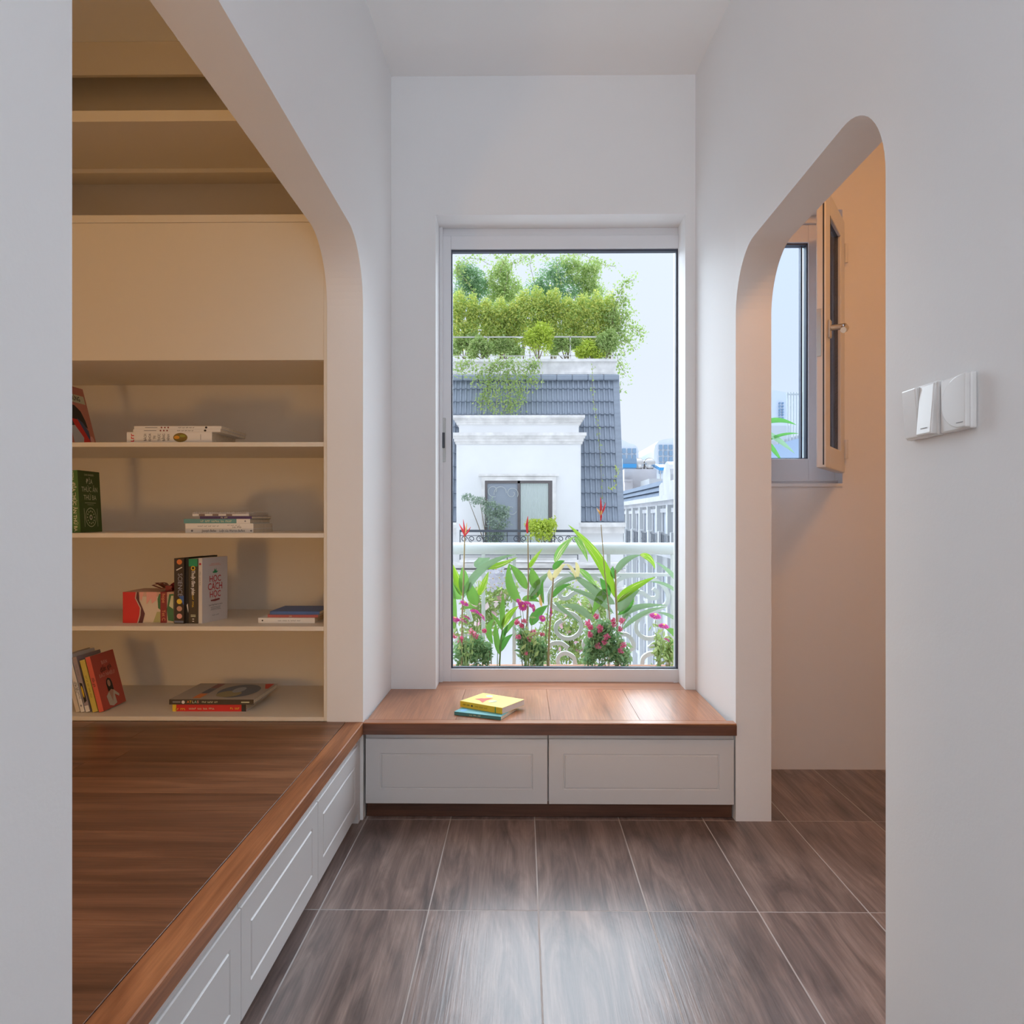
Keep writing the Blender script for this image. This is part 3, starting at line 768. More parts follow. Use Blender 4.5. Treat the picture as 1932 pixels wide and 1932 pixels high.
b = Book('black hardback squeezed between two standing books on the third shelf', L2, 0.195, 0.012, P_BLACK, standing(cur, Y + 0.002, z, L2, 0, rz), hard=True)
b.poly('spine', [(0.72 * L2, 0.004), (0.70 * L2, 0.009), (0.80 * L2, 0.011), (0.84 * L2, 0.010)], P_WHITE, 'cover_print')
cur += 0.0125
L = 122.5 * sc
b = Book('dark brown paperback with a green top band standing beside the white one', L, 0.15, 0.0345, pm('bark', (0.060, 0.045, 0.028)), standing(cur, Y, z, L, 0, rz))
b.rect('spine', 0, 0.115 * L, 0, 0.0345, P_GREEN, 'cover_print')
b.disc('spine', 0.145 * L, 0.017, 0.0085, 0.0085, P_GOLD, 'cover_print'); b.disc('spine', 0.143 * L, 0.017, 0.005, 0.005, P_BLACK, 'cover_print', 0.0002)
b.text('Thuật đàm phán', 'spine', 0.37 * L, 0.0175, 0.0185, P_WHITE, 'title', 0.72, bold=0.02)
b.text('~thông minh', 'spine', 0.64 * L, 0.0165, 0.0105, P_GOLD, 'title', bold=0.02)
for v in (0.865, 0.885): b.rect('spine', v * L, (v + 0.01) * L, 0.008, 0.027, P_CREAM, 'lettering')
for v in (0.925, 0.96): b.rect('spine', v * L, (v + 0.012) * L, 0.014, 0.021, P_WHITE, 'lettering')
cur += 0.0352
L = 124 * sc
b = Book('white paperback with red strawberry lettering on its cover, third shelf', L, 0.150, 0.0155, pm('book_white', (0.66, 0.62, 0.60)), standing(cur, Y, z, L, 0, math.radians(-13)), spine=pm('spine_white', (0.70, 0.66, 0.62)))
cr = pm('crimson', (0.50, 0.03, 0.04))
for k, (s, sx_, sz) in enumerate((('HỌC', 1.0, 0.032), ('CÁCH', 0.86, 0.036), ('HỌC', 0.95, 0.032))):
    b.text(s, 'cover', 0.075, 0.158 - 0.029 * k, sz, cr, 'title', sx_, bold=0.012)
b.poly('cover', [(0.048, 0.0805), (0.10, 0.0835), (0.104, 0.078), (0.075, 0.074), (0.05, 0.076)], pm('dark_red', (0.25, 0.04, 0.04)))
b.poly('cover', [(0.058, 0.184), (0.066, 0.180), (0.084, 0.180), (0.093, 0.187), (0.083, 0.187), (0.082, 0.198), (0.076, 0.189), (0.071, 0.198), (0.068, 0.187)], P_GREEN)
for v, w_ in ((0.214, 0.05), (0.209, 0.07)): b.rect('cover', 0.075 - w_ / 2, 0.075 + w_ / 2, v, v + 0.0018, P_PINK, 'lettering')
b.text('Learning How to Learn', 'cover', 0.078, 0.062, 0.0085, P_BLACK, 'lettering')
for v, w_ in ((0.052, 0.06), (0.047, 0.055), (0.0425, 0.06)): b.rect('cover', 0.078 - w_ / 2, 0.078 + w_ / 2, v, v + 0.0016, P_GREY, 'lettering')
b.text('~Alpha Books', 'cover', 0.078, 0.023, 0.007, P_GREY, 'lettering')
b.text('Học cách học', 'spine', 0.075, 0.0075, 0.009, P_GREY, 'title'); b.disc('spine', 0.022, 0.0075, 0.004, 0.005, cr, 'cover_print')
# small stack at the right end
Y, zt = 2.672, z
for pa, pb, T, cm, D, dy, lab in ((487, 594, 0.0190, P_WHITE, 0.165, 0.0, 'white paperback at the bottom of the small stack at the right end'),
                              (505, 600, 0.0105, pm('rose', (0.45, 0.10, 0.10)), 0.165, 0.010, 'thin rose coloured book in the middle of the small right stack'),
                              (509, 603, 0.0120, pm('cobalt', (0.045, 0.12, 0.34)), 0.175, 0.006, 'blue covered book on top of the small stack at the right end')):
    xa, xb = pxx(pa, Y + dy), pxx(pb, Y + dy)
    b = Book(lab, xb - xa, D, T, cm, lying(xa, Y + dy, zt))
    if pa == 487:
        b.disc('spine', 0.016, T / 2, 0.003, 0.003, P_BLACK, 'lettering'); b.text('~HÀNH TRÌNH VỀ PHƯƠNG ĐÔNG', 'spine', 0.115, T / 2, 0.008, P_GREY, 'title', 0.8)
    elif pa == 505:
        b.text('~THƠ', 'spine', 0.085, T / 2, 0.007, P_CREAM, 'title')
    zt += T + 0.0003

# --- bottom shelf: leaning paperbacks, big picture books
z = SHZ[0]
Y = 2.642
sc = Y / F_PX
lean = math.radians(14.5)
ca = math.cos(lean)
row = [
 (187, 0.0175, 104, pm('coral', (0.55, 0.085, 0.055)), pm('coral_spine', (0.70, 0.13, 0.085)), 0.150, 'coral paperback showing a woman in a white blouse, bottom shelf'),
 (175, 0.0190, 98, pm('lemon', (0.62, 0.50, 0.10)), None, 0.145, 'yellow spined paperback leaning between coral and lilac books'),
 (162, 0.0165, 104, pm('lilac', (0.36, 0.30, 0.32)), None, 0.150, 'lilac grey spined paperback leaning beside the yellow one'),
 (152.5, 0.0145, 108, P_WHITE, None, 0.150, 'white spined paperback with dark print leaning beside the lilac one'),
 (143.5, 0.0145, 108, pm('ivory', (0.66, 0.58, 0.48)), None, 0.150, 'ivory spined paperback at the left end of the leaning row')]
for k, (px, T, hpx, cm, sp, D, lab) in enumerate(row):
    L = hpx * sc / ca * 1.0
    xr = pxx(px, Y)
    b = Book(lab, L, D, T, cm, standing(xr - (0 if k else 0.0), Y, z + 0.0003, L, lean), spine=sp)
    if k == 0:
        b.text('BẠN', 'cover', 0.075, 0.170, 0.019, P_PINK, 'title', bold=0.01); b.text('đắt giá', 'cover', 0.075, 0.147, 0.026, P_BLACK, 'title', 1.0, rot=0.12); b.text('BAO NHIÊU?', 'cover', 0.075, 0.124, 0.019, P_PINK, 'title', 0.95)
        b.poly('cover', [(0.058, 0.060), (0.054, 0.09), (0.060, 0.104), (0.072, 0.110), (0.086, 0.104), (0.092, 0.088), (0.092, 0.058), (0.076, 0.055)], P_BLACK)
        b.disc('cover', 0.071, 0.090, 0.0095, 0.013, P_SKIN, lift=0.0002)
        b.poly('cover', [(0.044, 0.012), (0.038, 0.046), (0.058, 0.060), (0.07, 0.030), (0.088, 0.062), (0.118, 0.038), (0.114, 0.030), (0.090, 0.044), (0.092, 0.010), (0.066, 0.004)], pm('blouse', (0.62, 0.54, 0.42)), lift=0.0003)
        b.poly('cover', [(0.058, 0.060), (0.07, 0.020), (0.088, 0.060), (0.076, 0.066)], P_SKIN, lift=0.0004)
        b.text('đắt giá', 'spine', 0.095, T / 2, 0.012, P_BLACK, 'title')
    elif k == 1:
        b.text('~Tôi tự học cách sống', 'spine', 0.1, T / 2, 0.008, pm('olive_text', (0.25, 0.20, 0.02)), 'title')
    elif k == 2:
        b.text('~Con đường', 'spine', 0.05, T / 2, 0.009, P_GREY, 'lettering')
        b.poly('spine', [(0.095, 0.004), (0.10, 0.013), (0.165, 0.014), (0.172, 0.004)], P_BLACK, 'cover_print'); b.disc('spine', 0.13, T / 2, 0.022, 0.003, P_GOLD, 'cover_print', 0.0002)
        b.rect('spine', 0.182, L - 0.001, 0.001, T - 0.001, P_WHITE, 'cover_print')
    elif k == 3:
        b.text('MỘT ĐỜI NHƯ KẺ', 'spine', 0.135, T * 0.68, 0.0075, P_BLACK, 'title'); b.text('TÌM ĐƯỜNG', 'spine', 0.12, T * 0.3, 0.0075, P_BLACK, 'title'); b.disc('spine', 0.19, T / 2, 0.004, 0.003, P_GREY, 'lettering')
    else:
        b.text('~Những tấm lòng cao cả', 'spine', 0.08, T / 2, 0.008, pm('brown_text', (0.3, 0.12, 0.06)), 'title')
Y = 2.662
xa, xb = pxx(325.5, Y), pxx(464, Y)
b = Book('red spined picture book under the painted cover book, bottom shelf', xb - xa, 0.225, 0.0255, P_WHITE, lying(xa, Y, z), spine=P_RED, hard=True)
L = b.L
b.rect('spine', 0, 0.014, 0, 0.0255, P_GOLD, 'cover_print'); b.rect('spine', L - 0.016, L, 0, 0.0255, P_BLACK, 'cover_print')
b.text('~Bí mật', 'spine', 0.030, 0.0085, 0.012, P_GOLD, 'title'); b.text('~NHỮNG NỀN VĂN MINH', 'spine', 0.108, 0.0105, 0.010, P_CREAM, 'title'); b.text('~CỔ ĐẠI', 'spine', L - 0.04, 0.0115, 0.011, P_GOLD, 'title', bold=0.02)
xa, xb = pxx(320, Y), pxx(479, Y)
b = Book('grey atlas with a round painting on its cover, top of the bottom shelf stack', xb - xa, 0.262, 0.0185, pm('atlas_cover', (0.44, 0.40, 0.35)), lying(xa, Y - 0.004, z + 0.0258), spine=pm('sepia', (0.050, 0.035, 0.025)), hard=True)
L = b.L
for k, (c_, ch) in enumerate(((P_ORANGE, 'A'), (P_GOLD, 'T'), (P_CREAM, 'L'), (pm('mint', (0.25, 0.5, 0.4)), 'A'), (P_PINK, 'S'))):
    b.text(ch, 'spine', 0.070 + 0.009 * k, 0.0095, 0.013, c_, 'title', bold=0.02)
b.text('~CUỘC PHIÊU LƯU', 'spine', 0.150, 0.0095, 0.010, P_CREAM, 'title', 0.8)
b.disc('spine', 0.052, 0.009, 0.006, 0.006, P_WHITE, 'cover_print'); b.rect('spine', 0.013, 0.042, 0.007, 0.012, P_GREY, 'lettering'); b.rect('spine', L - 0.045, L - 0.015, 0.007, 0.011, P_CREAM, 'lettering')
def tp(x, y): return (y, L - x)
b.poly('cover', [(u, v) for u, v in ((0.02 + 0.0, L - 0.075), (0.09, L - 0.075), (0.09, L - 0.105), (0.02, L - 0.105))], P_ORANGE)
b.poly('cover', [(0.095, L - 0.075), (0.175, L - 0.075), (0.175, L - 0.105), (0.095, L - 0.105)], pm('slate_print', (0.12, 0.14, 0.20)))
b.poly('cover', [(0.178, L - 0.075), (0.250, L - 0.075), (0.250, L - 0.105), (0.178, L - 0.105)], pm('mauve', (0.25, 0.10, 0.12)))
b.disc('cover', 0.135, L - 0.205, 0.105, 0.075, pm('sea', (0.11, 0.15, 0.21)), n=32)
b.disc('cover', 0.085, L - 0.185, 0.05, 0.045, pm('shore', (0.33, 0.29, 0.15)), lift=0.0002, n=24)
b.disc('cover', 0.15, L - 0.20, 0.045, 0.022, pm('foam', (0.35, 0.40, 0.45)), lift=0.0003, n=24)
b.poly('cover', [(0.17, L - 0.292), (0.25, L - 0.265), (0.255, L - 0.30), (0.17, L - 0.303)], P_RED)

# --- the two books on the bench
p0 = at(858, 1349, 2.65)
def bench_pt(px, py, zz):
    u, v = (px - CX) / F_PX, (CY - py) / F_PX
    c, s = math.cos(YAW), math.sin(YAW)
    d = Vector((-s + u * c, c + u * s, v))
    return Vector((0, 0, EYE)) + d * ((zz - EYE) / d.z)
a0, a1 = bench_pt(857, 1349, ZB), bench_pt(945, 1359, ZB)
rz = math.atan2(a1.y - a0.y, a1.x - a0.x)
L = (a1 - a0).length
b = Book('teal paperback lying under the yellow book on the bench', L, 0.145, 0.0125, pm('aqua', (0.13, 0.42, 0.46)), lying(a0.x, a0.y, ZB + 0.0003, rz), spine=pm('aqua_spine', (0.05, 0.20, 0.22)))
b.text('~NHÀ GIẢ KIM', 'spine', 0.085, 0.006, 0.008, P_CREAM, 'title'); b.disc('cover', 0.03, L - 0.025, 0.02, 0.012, pm('sky_print', (0.15, 0.42, 0.70)))
zt = ZB + 0.0131
a0, a1 = bench_pt(868, 1333.5, zt), bench_pt(947.5, 1347.5, zt)
rz = math.atan2(a1.y - a0.y, a1.x - a0.x)
L = (a1 - a0).length
b = Book('yellow paperback with a red picture on its cover, on the bench', L, 0.150, 0.0225, pm('sun_yellow', (0.80, 0.66, 0.16)), lying(a0.x, a0.y, zt, rz), spine=pm('mustard', (0.72, 0.50, 0.03)), pages=pm('page_white', (0.72, 0.70, 0.68)))
b.text('~TONY BUỔI', 'spine', 0.030, 0.0115, 0.009, P_BLACK, 'lettering', 0.75); b.rect('spine', 0.052, 0.059, 0.008, 0.014, P_BLACK, 'lettering')
b.text('~TRÊN ĐƯỜNG BĂNG', 'spine', 0.098, 0.0115, 0.009, pm('ochre_text', (0.35, 0.2, 0.01)), 'title', 0.8); b.rect('spine', L - 0.032, L - 0.028, 0, 0.0225, P_GREEN, 'cover_print')
b.poly('cover', [(0.050, L - 0.030), (0.075, L - 0.045), (0.078, L - 0.055), (0.095, L - 0.070), (0.098, L - 0.085), (0.060, L - 0.080), (0.022, L - 0.088), (0.045, L - 0.058)], pm('brick_red', (0.62, 0.10, 0.06)))
b.disc('cover', 0.118, L - 0.052, 0.012, 0.014, pm('pale_blue', (0.55, 0.68, 0.82)))
b.disc('cover', 0.060, L - 0.108, 0.018, 0.016, P_CREAM)
b.rect('cover', 0.02, 0.10, L - 0.118, L - 0.117, P_GREEN, 'lettering')

# ------------------------------------------------------------------ outside: street and houses
PLASTER = mat('house_plaster', (0.84, 0.84, 0.84), 0.8, var=0.03, vscale=1.5)
LEDGE = mat('weathered_ledge', (0.80, 0.78, 0.76), 0.85, var=0.14, vscale=5)
SLATE = mat('grey_roof_tile', (0.270, 0.310, 0.375), 0.6, var=0.10, vscale=3)
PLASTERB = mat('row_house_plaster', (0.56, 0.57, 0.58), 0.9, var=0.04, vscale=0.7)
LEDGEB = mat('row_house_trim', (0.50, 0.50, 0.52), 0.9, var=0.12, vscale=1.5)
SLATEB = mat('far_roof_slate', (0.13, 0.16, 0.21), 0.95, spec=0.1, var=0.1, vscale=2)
IRON = mat('dark_iron', (0.06, 0.07, 0.09), 0.5)
WHITEM = mat('white_painted_metal', (0.52, 0.55, 0.54), 0.45)
ROOMDARK = mat('dim_room', (0.34, 0.38, 0.44), 0.6)
CURTAIN = mat('sheer_curtain', (0.62, 0.68, 0.66), 0.9)
BRONZE = mat('bronze_frame', (0.14, 0.12, 0.12), 0.4)
PANE = mat('distant_pane', (0.22, 0.33, 0.46), 0.2)
PANEL_ = mat('grey_blue_door', (0.40, 0.44, 0.50), 0.4)  # even grey-blue of the row house doors and windows
rng = np.random.default_rng(11)

tag(MB().box(-200, 250, 3.8, 420, -9.2, -9.0).build('street', mat('pale_paving', (0.42, 0.42, 0.42), 0.9)), 'pale street far below the balcony', kind='structure')

th = empty('townhouse', (1.0, 18.0, -9)); tag(th, 'white townhouse opposite with a grey tiled mansard roof and a dormer window', 'house')
OFF = (-1.0, -18.0, 9.0)
def hp(mb, name, m_, par=None, bevel=0, smooth=False):
    o = mb.build(name, m_, par or th, bevel=bevel, seg=1, smooth=smooth)
    o.location = OFF if (par is None) else (0, 0, 0)
    return o
def X(px, Y): return at(px, 978, Y).x
def Z(py, Y): return at(986, py, Y).z
YD = 17.0
# lower facade, dormer block with attic and two cornices
mb = MB().box(X(640, 17.2), X(1176, 17.2), 17.2, 25, -9, Z(1004, 17.2))
hp(mb, 'facade', PLASTER)
mb = MB().box(X(861, YD), X(1096, YD), YD, 19.5, Z(1030, YD), Z(834, YD))
mb.box(X(869, YD), X(1092, YD), YD - 0.025, YD, Z(1030, YD), Z(840, YD))
hp(mb, 'dormer_wall', PLASTER)
def cornice(x0, x1, y0, y1, Y, name, steps):
    mb = MB(); n = len(steps)
    for k, (f0, f1, out) in enumerate(steps):
        mb.box(X(x0 - out, Y), X(x1 + out, Y), Y - out * 0.0123, Y + 2.2, Z(y0 + (y1 - y0) * f1, Y), Z(y0 + (y1 - y0) * f0, Y))
    return hp(mb, name, LEDGE)
cornice(864, 1093, 784.5, 801, YD, 'cornice', [(0, 0.30, 10), (0.30, 0.46, 7.5), (0.46, 0.72, 5), (0.72, 1.0, 2.5)])
hp(MB().box(X(866, YD), X(1092, YD), YD, YD + 2.0, Z(818, YD), Z(800, YD)), 'attic_wall', PLASTER)
cornice(861, 1097, 817, 837.5, YD, 'cornice', [(0, 0.28, 9), (0.28, 0.50, 6), (0.50, 0.78, 4), (0.78, 1.0, 2)])
# ledges and dirty bands below
for (x0, x1, y0, y1, Y, out) in ((1088, 1177, 986, 1006, 17.2, 0.22), (640, 862, 990, 1004, 17.2, 0.15), (640, 1177, 1060, 1070, 17.2, 0.5), (640, 1177, 1074, 1084, 17.2, 0.25), (640, 1177, 1108, 1116, 17.2, 0.15)):
    mb = MB().box(X(x0, Y), X(x1, Y) + 0.02, Y - out, Y, Z(y0 + (y1 - y0) * 0.4, Y), Z(y0, Y))
    mb.box(X(x0, Y), X(x1, Y), Y - out * 0.6, Y, Z(y1, Y), Z(y0 + (y1 - y0) * 0.4, Y))
    hp(mb, 'ledge', LEDGE)
# window
Yw = YD - 0.03
mb = MB().box(X(903, Yw), X(1054, Yw), Yw - 0.10, Yw, Z(898.5, Yw), Z(894.5, Yw)).box(X(909, Yw), X(1049, Yw), Yw - 0.06, Yw, Z(907, Yw), Z(899, Yw))
mb.box(X(909, Yw), X(915, Yw), Yw - 0.06, Yw, Z(1030, Yw), Z(907, Yw)).box(X(1042, Yw), X(1049, Yw), Yw - 0.06, Yw, Z(1030, Yw), Z(907, Yw))
hp(mb, 'window_trim', LEDGE)
wn = MB()
for a, b_ in ((915, 919.5), (976.5, 981.5), (1035, 1042)): wn.box(X(a, Yw), X(b_, Yw), Yw - 0.045, Yw + 0.0, Z(1030, Yw), Z(907, Yw))
wn.box(X(919.5, Yw), X(1035, Yw), Yw - 0.045, Yw, Z(912, Yw), Z(907, Yw))
wo = hp(wn, 'window', BRONZE)
hp(MB().box(X(919.5, Yw), X(976.5, Yw), Yw - 0.012, Yw - 0.004, Z(1030, Yw), Z(912, Yw)), 'pane', ROOMDARK, wo)
cu = MB()
for k in range(18):
    xa, xb = X(981.5 + 53.5 * k / 18, Yw), X(981.5 + 53.5 * (k + 1) / 18, Yw)
    cu.add([(xa, Yw - 0.006, Z(1030, Yw)), ((xa + xb) / 2, Yw - 0.024, Z(1030, Yw)), (xb, Yw - 0.006, Z(1030, Yw)), (xa, Yw - 0.006, Z(912, Yw)), ((xa + xb) / 2, Yw - 0.024, Z(912, Yw)), (xb, Yw - 0.006, Z(912, Yw))], [(0, 1, 4, 3), (1, 2, 5, 4)])
hp(cu, 'curtain', CURTAIN, wo)
gr = MB()
def spiral(c, r0, r1, a0, turns, n=26):
    return [(c[0] + (r0 + (r1 - r0) * i / n) * math.cos(a0 + turns * 2 * math.pi * i / n), c[1] + (r0 + (r1 - r0) * i / n) * math.sin(a0 + turns * 2 * math.pi * i / n)) for i in range(n + 1)]
for (cx, cy, r0, r1, a0, tn) in ((966, 931, 12, 4, 0.6, -1.2), (946, 930, 14, 9, 2.9, 0.55), (931, 926, 12, 5, 1.2, 0.9), (965, 962, 10, 5, 0.3, 0.8)):
    gr.tube([(X(x, Yw), Yw - 0.05, Z(y, Yw)) for x, y in spiral((cx, cy), r0, r1, a0, tn)], 0.008, 5)
hp(gr, 'window_grille', WHITEM, wo)
# little iron balcony
Yb = 16.3
bal = MB()
bal.box(X(868, Yb), X(1091, Yb), Yb - 0.02, Yb + 0.02, Z(1004, Yb), Z(999.5, Yb))
for y in (1010, 1046, 1056): bal.box(X(868, Yb), X(1091, Yb), Yb - 0.012, Yb + 0.012, Z(y + 1.2, Yb), Z(y, Yb))
for p in (868, 912, 957, 1001, 1046, 1090): bal.box(X(p - 0.8, Yb), X(p + 0.8, Yb), Yb - 0.012, Yb + 0.012, Z(1057, Yb), Z(1000, Yb))
for p in (868, 1090): bal.box(X(p - 0.8, Yb), X(p + 0.8, Yb), Yb, 17.0, Z(1004, Yb), Z(1000, Yb))
k = 0
for p in range(876, 1090, 14):
    if abs((p - 868) % 44.5) < 4: continue
    bal.tube([(X(x, Yb), Yb, Z(y, Yb)) for x, y in spiral((p, 1017), 6.2, 2.2, math.pi / 2 if k % 2 else 0, 1.3 if k % 2 else -1.3, 14)], 0.009, 4)
    bal.tube([(X(p, Yb), Yb, Z(1024, Yb)), (X(p, Yb), Yb, Z(1046, Yb))], 0.008, 4)
    k += 1
bo = hp(bal, 'balcony_railing', IRON)
hp(MB().box(X(868, Yb), X(1091, Yb), Yb - 0.05, 17.2, Z(1061, Yb), Z(1056, Yb)), 'balcony_floor', LEDGE)

# mansard roof: body, tiles, hip and ridge
pyb, pyt, Yb0, Yt0 = 985.0, 715.0, 17.35, 18.35
def Yat(py): return Yb0 + (Yt0 - Yb0) * (pyb - py) / (pyb - pyt)
def pr(py): return 1177.0 + (1167.5 - 1177.0) * (pyb - py) / (pyb - pyt)
mb = MB()
A = at(640, pyb, Yb0); B = at(pr(pyb) - 1, pyb, Yb0); D_ = at(640, pyt, Yt0); E_ = at(pr(pyt) - 1, pyt, Yt0)
o3 = Vector((0, 0.03, -0.01))
back = lambda p: Vector((p.x, 26, p.z))
mb.hexa([A + o3, B + o3, back(A), back(B), D_ + o3, E_ + o3, back(D_), back(E_)])
hp(mb, 'roof_body', SLATE)
prof = [(0, 0), (.016, .042), (.046, .042), (.062, 0), (.1275, 0), (.1435, .042), (.1735, .042), (.1895, 0), (.255, 0)]
mb = MB(); n = len(prof)
vs = [(x, 0, h + 0.045) for x, h in prof] + [(x, 1.06, h + 0.004) for x, h in prof] + [(x, 0, -0.01) for x, h in prof]
mb.add(vs, [(i, i + 1, n + i + 1, n + i) for i in range(n - 1)] + [(2 * n + i, 2 * n + i + 1, i + 1, i) for i in range(n - 1)])
tile = hp(mb, 'roof_tile', SLATE)
hipm = hp(MB().box(0, 0.16, 0, 1.02, -0.02, 0.05), 'hip_tile', SLATE, bevel=0.012)
rows = [985, 957, 931, 905, 881, 856, 831, 806.5, 783, 759, 735, 716]
first = firsth = True
OV = Vector(OFF)
for r in range(len(rows) - 1):
    p0, p1 = at(986, rows[r], Yat(rows[r])), at(986, rows[r + 1], Yat(rows[r + 1]))
    s = p1 - p0; Lr = s.length; s = s.normalized(); s.x = 0
    nrm = Vector((0, -s.z, s.y))
    R = Matrix(((1, 0, 0), (0, s.y, nrm.y), (0, s.z, nrm.z))).to_4x4()
    xr = at(pr(rows[r]) - 12, rows[r], Yat(rows[r])).x
    k = 1
    while True:
        x = xr - 0.255 * k; k += 1
        pxl = 986 + (x + 0.1) * F_PX / Yat(rows[r])
        if pxl < 660: break
        if rows[r + 1] > 790 and 868 < pxl < 1078: continue
        if first: o = tile; first = False
        else: o = tile.copy(); C.objects.link(o)
        o.matrix_local = Matrix.Translation(Vector((x, p0.y, p0.z)) + OV) @ R @ Matrix.Diagonal((1, Lr, 1, 1))
    if firsth: o = hipm; firsth = False
    else: o = hipm.copy(); C.objects.link(o)
    o.matrix_local = Matrix.Translation(Vector((xr + 0.002, p0.y, p0.z)) + OV) @ R @ Matrix.Diagonal((1, Lr, 1, 1))
Yr = 18.3
rt = hp(MB().box(0, 0.385, -0.10, 0.12, -0.02, 0.12), 'ridge_tile', SLATE, bevel=0.02)
for k in range(12):
    o = rt if k == 0 else rt.copy()
    if k: C.objects.link(o)
    o.location = Vector((X(1168, Yr) - 0.39 * (k + 1), Yr, Z(717, Yr))) + OV
Yp = 18.5
mb = MB().box(X(640, Yp), X(1162, Yp), Yp, 26, Z(712, Yp), Z(681, Yp)).box(X(640, Yp), X(1164, Yp), Yp - 0.06, 26, Z(683, Yp), Z(678, Yp)).box(X(640, Yp), X(1164, Yp), Yp - 0.05, Yp + 0.1, Z(707, Yp), Z(703, Yp))
hp(mb, 'parapet', LEDGE)
Yq = 18.75
mb = MB()
for y, t in ((635, 2.2), (671, 1.2)): mb.box(X(640, Yq), X(1157, Yq), Yq - 0.02, Yq + 0.02, Z(y + t, Yq), Z(y, Yq))
for p in (850, 921, 1000, 1076, 1156): mb.box(X(p - 1.2, Yq), X(p + 1.2, Yq), Yq - 0.02, Yq + 0.02, Z(679, Yq), Z(636, Yq))
hp(mb, 'roof_railing', METAL)

# ---- row of white houses along the side street
rh = empty('row_house', (6.5, 33, -9)); tag(rh, 'white row houses with a low grey roof, balconies and tall doors at the right', 'house')
RO = (-6.5, -33, 9)
def rp(mb, name, m_, bevel=0):
    o = mb.build(name, m_, rh, bevel=bevel, seg=1); o.location = RO; return o
XF = 5.7
rp(MB().box(XF, 13, 21, 46, -9, 1.75), 'facade', PLASTERB)
mb = MB().box(XF - 0.35, 13, 21, 46.2, 1.75, 1.95).box(XF - 0.2, 13, 21, 46.1, 1.58, 1.75)
rp(mb, 'cornice', LEDGEB)
for i, (a, b_) in enumerate(((0.0, 0.34), (0.34, 0.67), (0.67, 1.0))):
    rp(MB().hexa([(XF - 0.15 + 0.55 * a, 21, 1.95 + 0.8 * a), (XF + 2, 21, 1.9), (XF - 0.15 + 0.55 * a, 46, 1.95 + 0.8 * a), (XF + 2, 46, 1.9),
                  (XF - 0.05 + 0.55 * b_, 21, 1.95 + 0.8 * b_), (XF + 2, 21, 1.95 + 0.8 * b_), (XF - 0.05 + 0.55 * b_, 46, 1.95 + 0.8 * b_), (XF + 2, 46, 1.95 + 0.8 * b_)]), 'roof_course', SLATEB)
# round-topped gable
gy = 27.5
pts = [(gy - 1.5, 1.9), (gy - 1.5, 2.35), (gy - 1.1, 2.45)] + arc(gy, 2.45, 0.75, 180, 0, 10) + [(gy + 1.1, 2.45), (gy + 1.5, 2.35), (gy + 1.5, 1.9)]
rp(MB().prism(pts, 'X', XF - 0.30, XF + 0.1), 'gable', LEDGEB)
yy = 22.4
ws = []
while yy < 45:
    d_ = MB().box(XF - 0.03, XF + 0.02, yy - 0.42, yy + 0.42, 0.0, 1.30).build('window', PANEL_, rh); d_.location = RO
    mb = MB().box(XF - 0.09, XF, yy - 0.58, yy - 0.42, -0.1, 1.42).box(XF - 0.09, XF, yy + 0.42, yy + 0.58, -0.1, 1.42).box(XF - 0.14, XF, yy - 0.62, yy + 0.62, 1.30, 1.46)
    mb.build('window_trim', LEDGEB, d_)
    for zz in (-2.6, -5.4):
        d2 = MB().box(XF - 0.02, XF + 0.02, yy - 0.45, yy + 0.45, zz, zz + 1.5).build('window', PANEL_, rh); d2.location = RO
        MB().box(XF - 0.10, XF, yy - 0.6, yy + 0.6, zz - 0.14, zz).box(XF - 0.08, XF, yy - 0.6, yy - 0.45, zz, zz + 1.6).box(XF - 0.08, XF, yy + 0.45, yy + 0.6, zz, zz + 1.6).build('window_trim', LEDGEB, d2)
    rp(MB().box(XF - 0.22, XF, yy + 0.95, yy + 1.25, -9, 1.6), 'pilaster', PLASTERB)
    yy += 2.2
rp(MB().box(XF - 0.75, XF, 21, 46, -0.28, -0.10), 'balcony_floor', LEDGEB)
mb = MB().box(XF - 0.72, XF - 0.69, 21, 46, 0.48, 0.53)
for k in range(110):
    y = 21.2 + 0.225 * k
    mb.box(XF - 0.715, XF - 0.695, y, y + 0.028, -0.1, 0.5)
    if k % 2 == 0: mb.box(XF - 0.712, XF - 0.698, y, y + 0.225, 0.12 + 0.1 * (k % 4 > 1), 0.15 + 0.1 * (k % 4 > 1))
rp(mb, 'balcony_railing', IRON)
for k in range(11): rp(MB().box(XF - 0.80, XF - 0.60, 22.0 + 2.2 * k, 22.22 + 2.2 * k, -0.15, 0.60), 'balcony_post', PLASTERB)

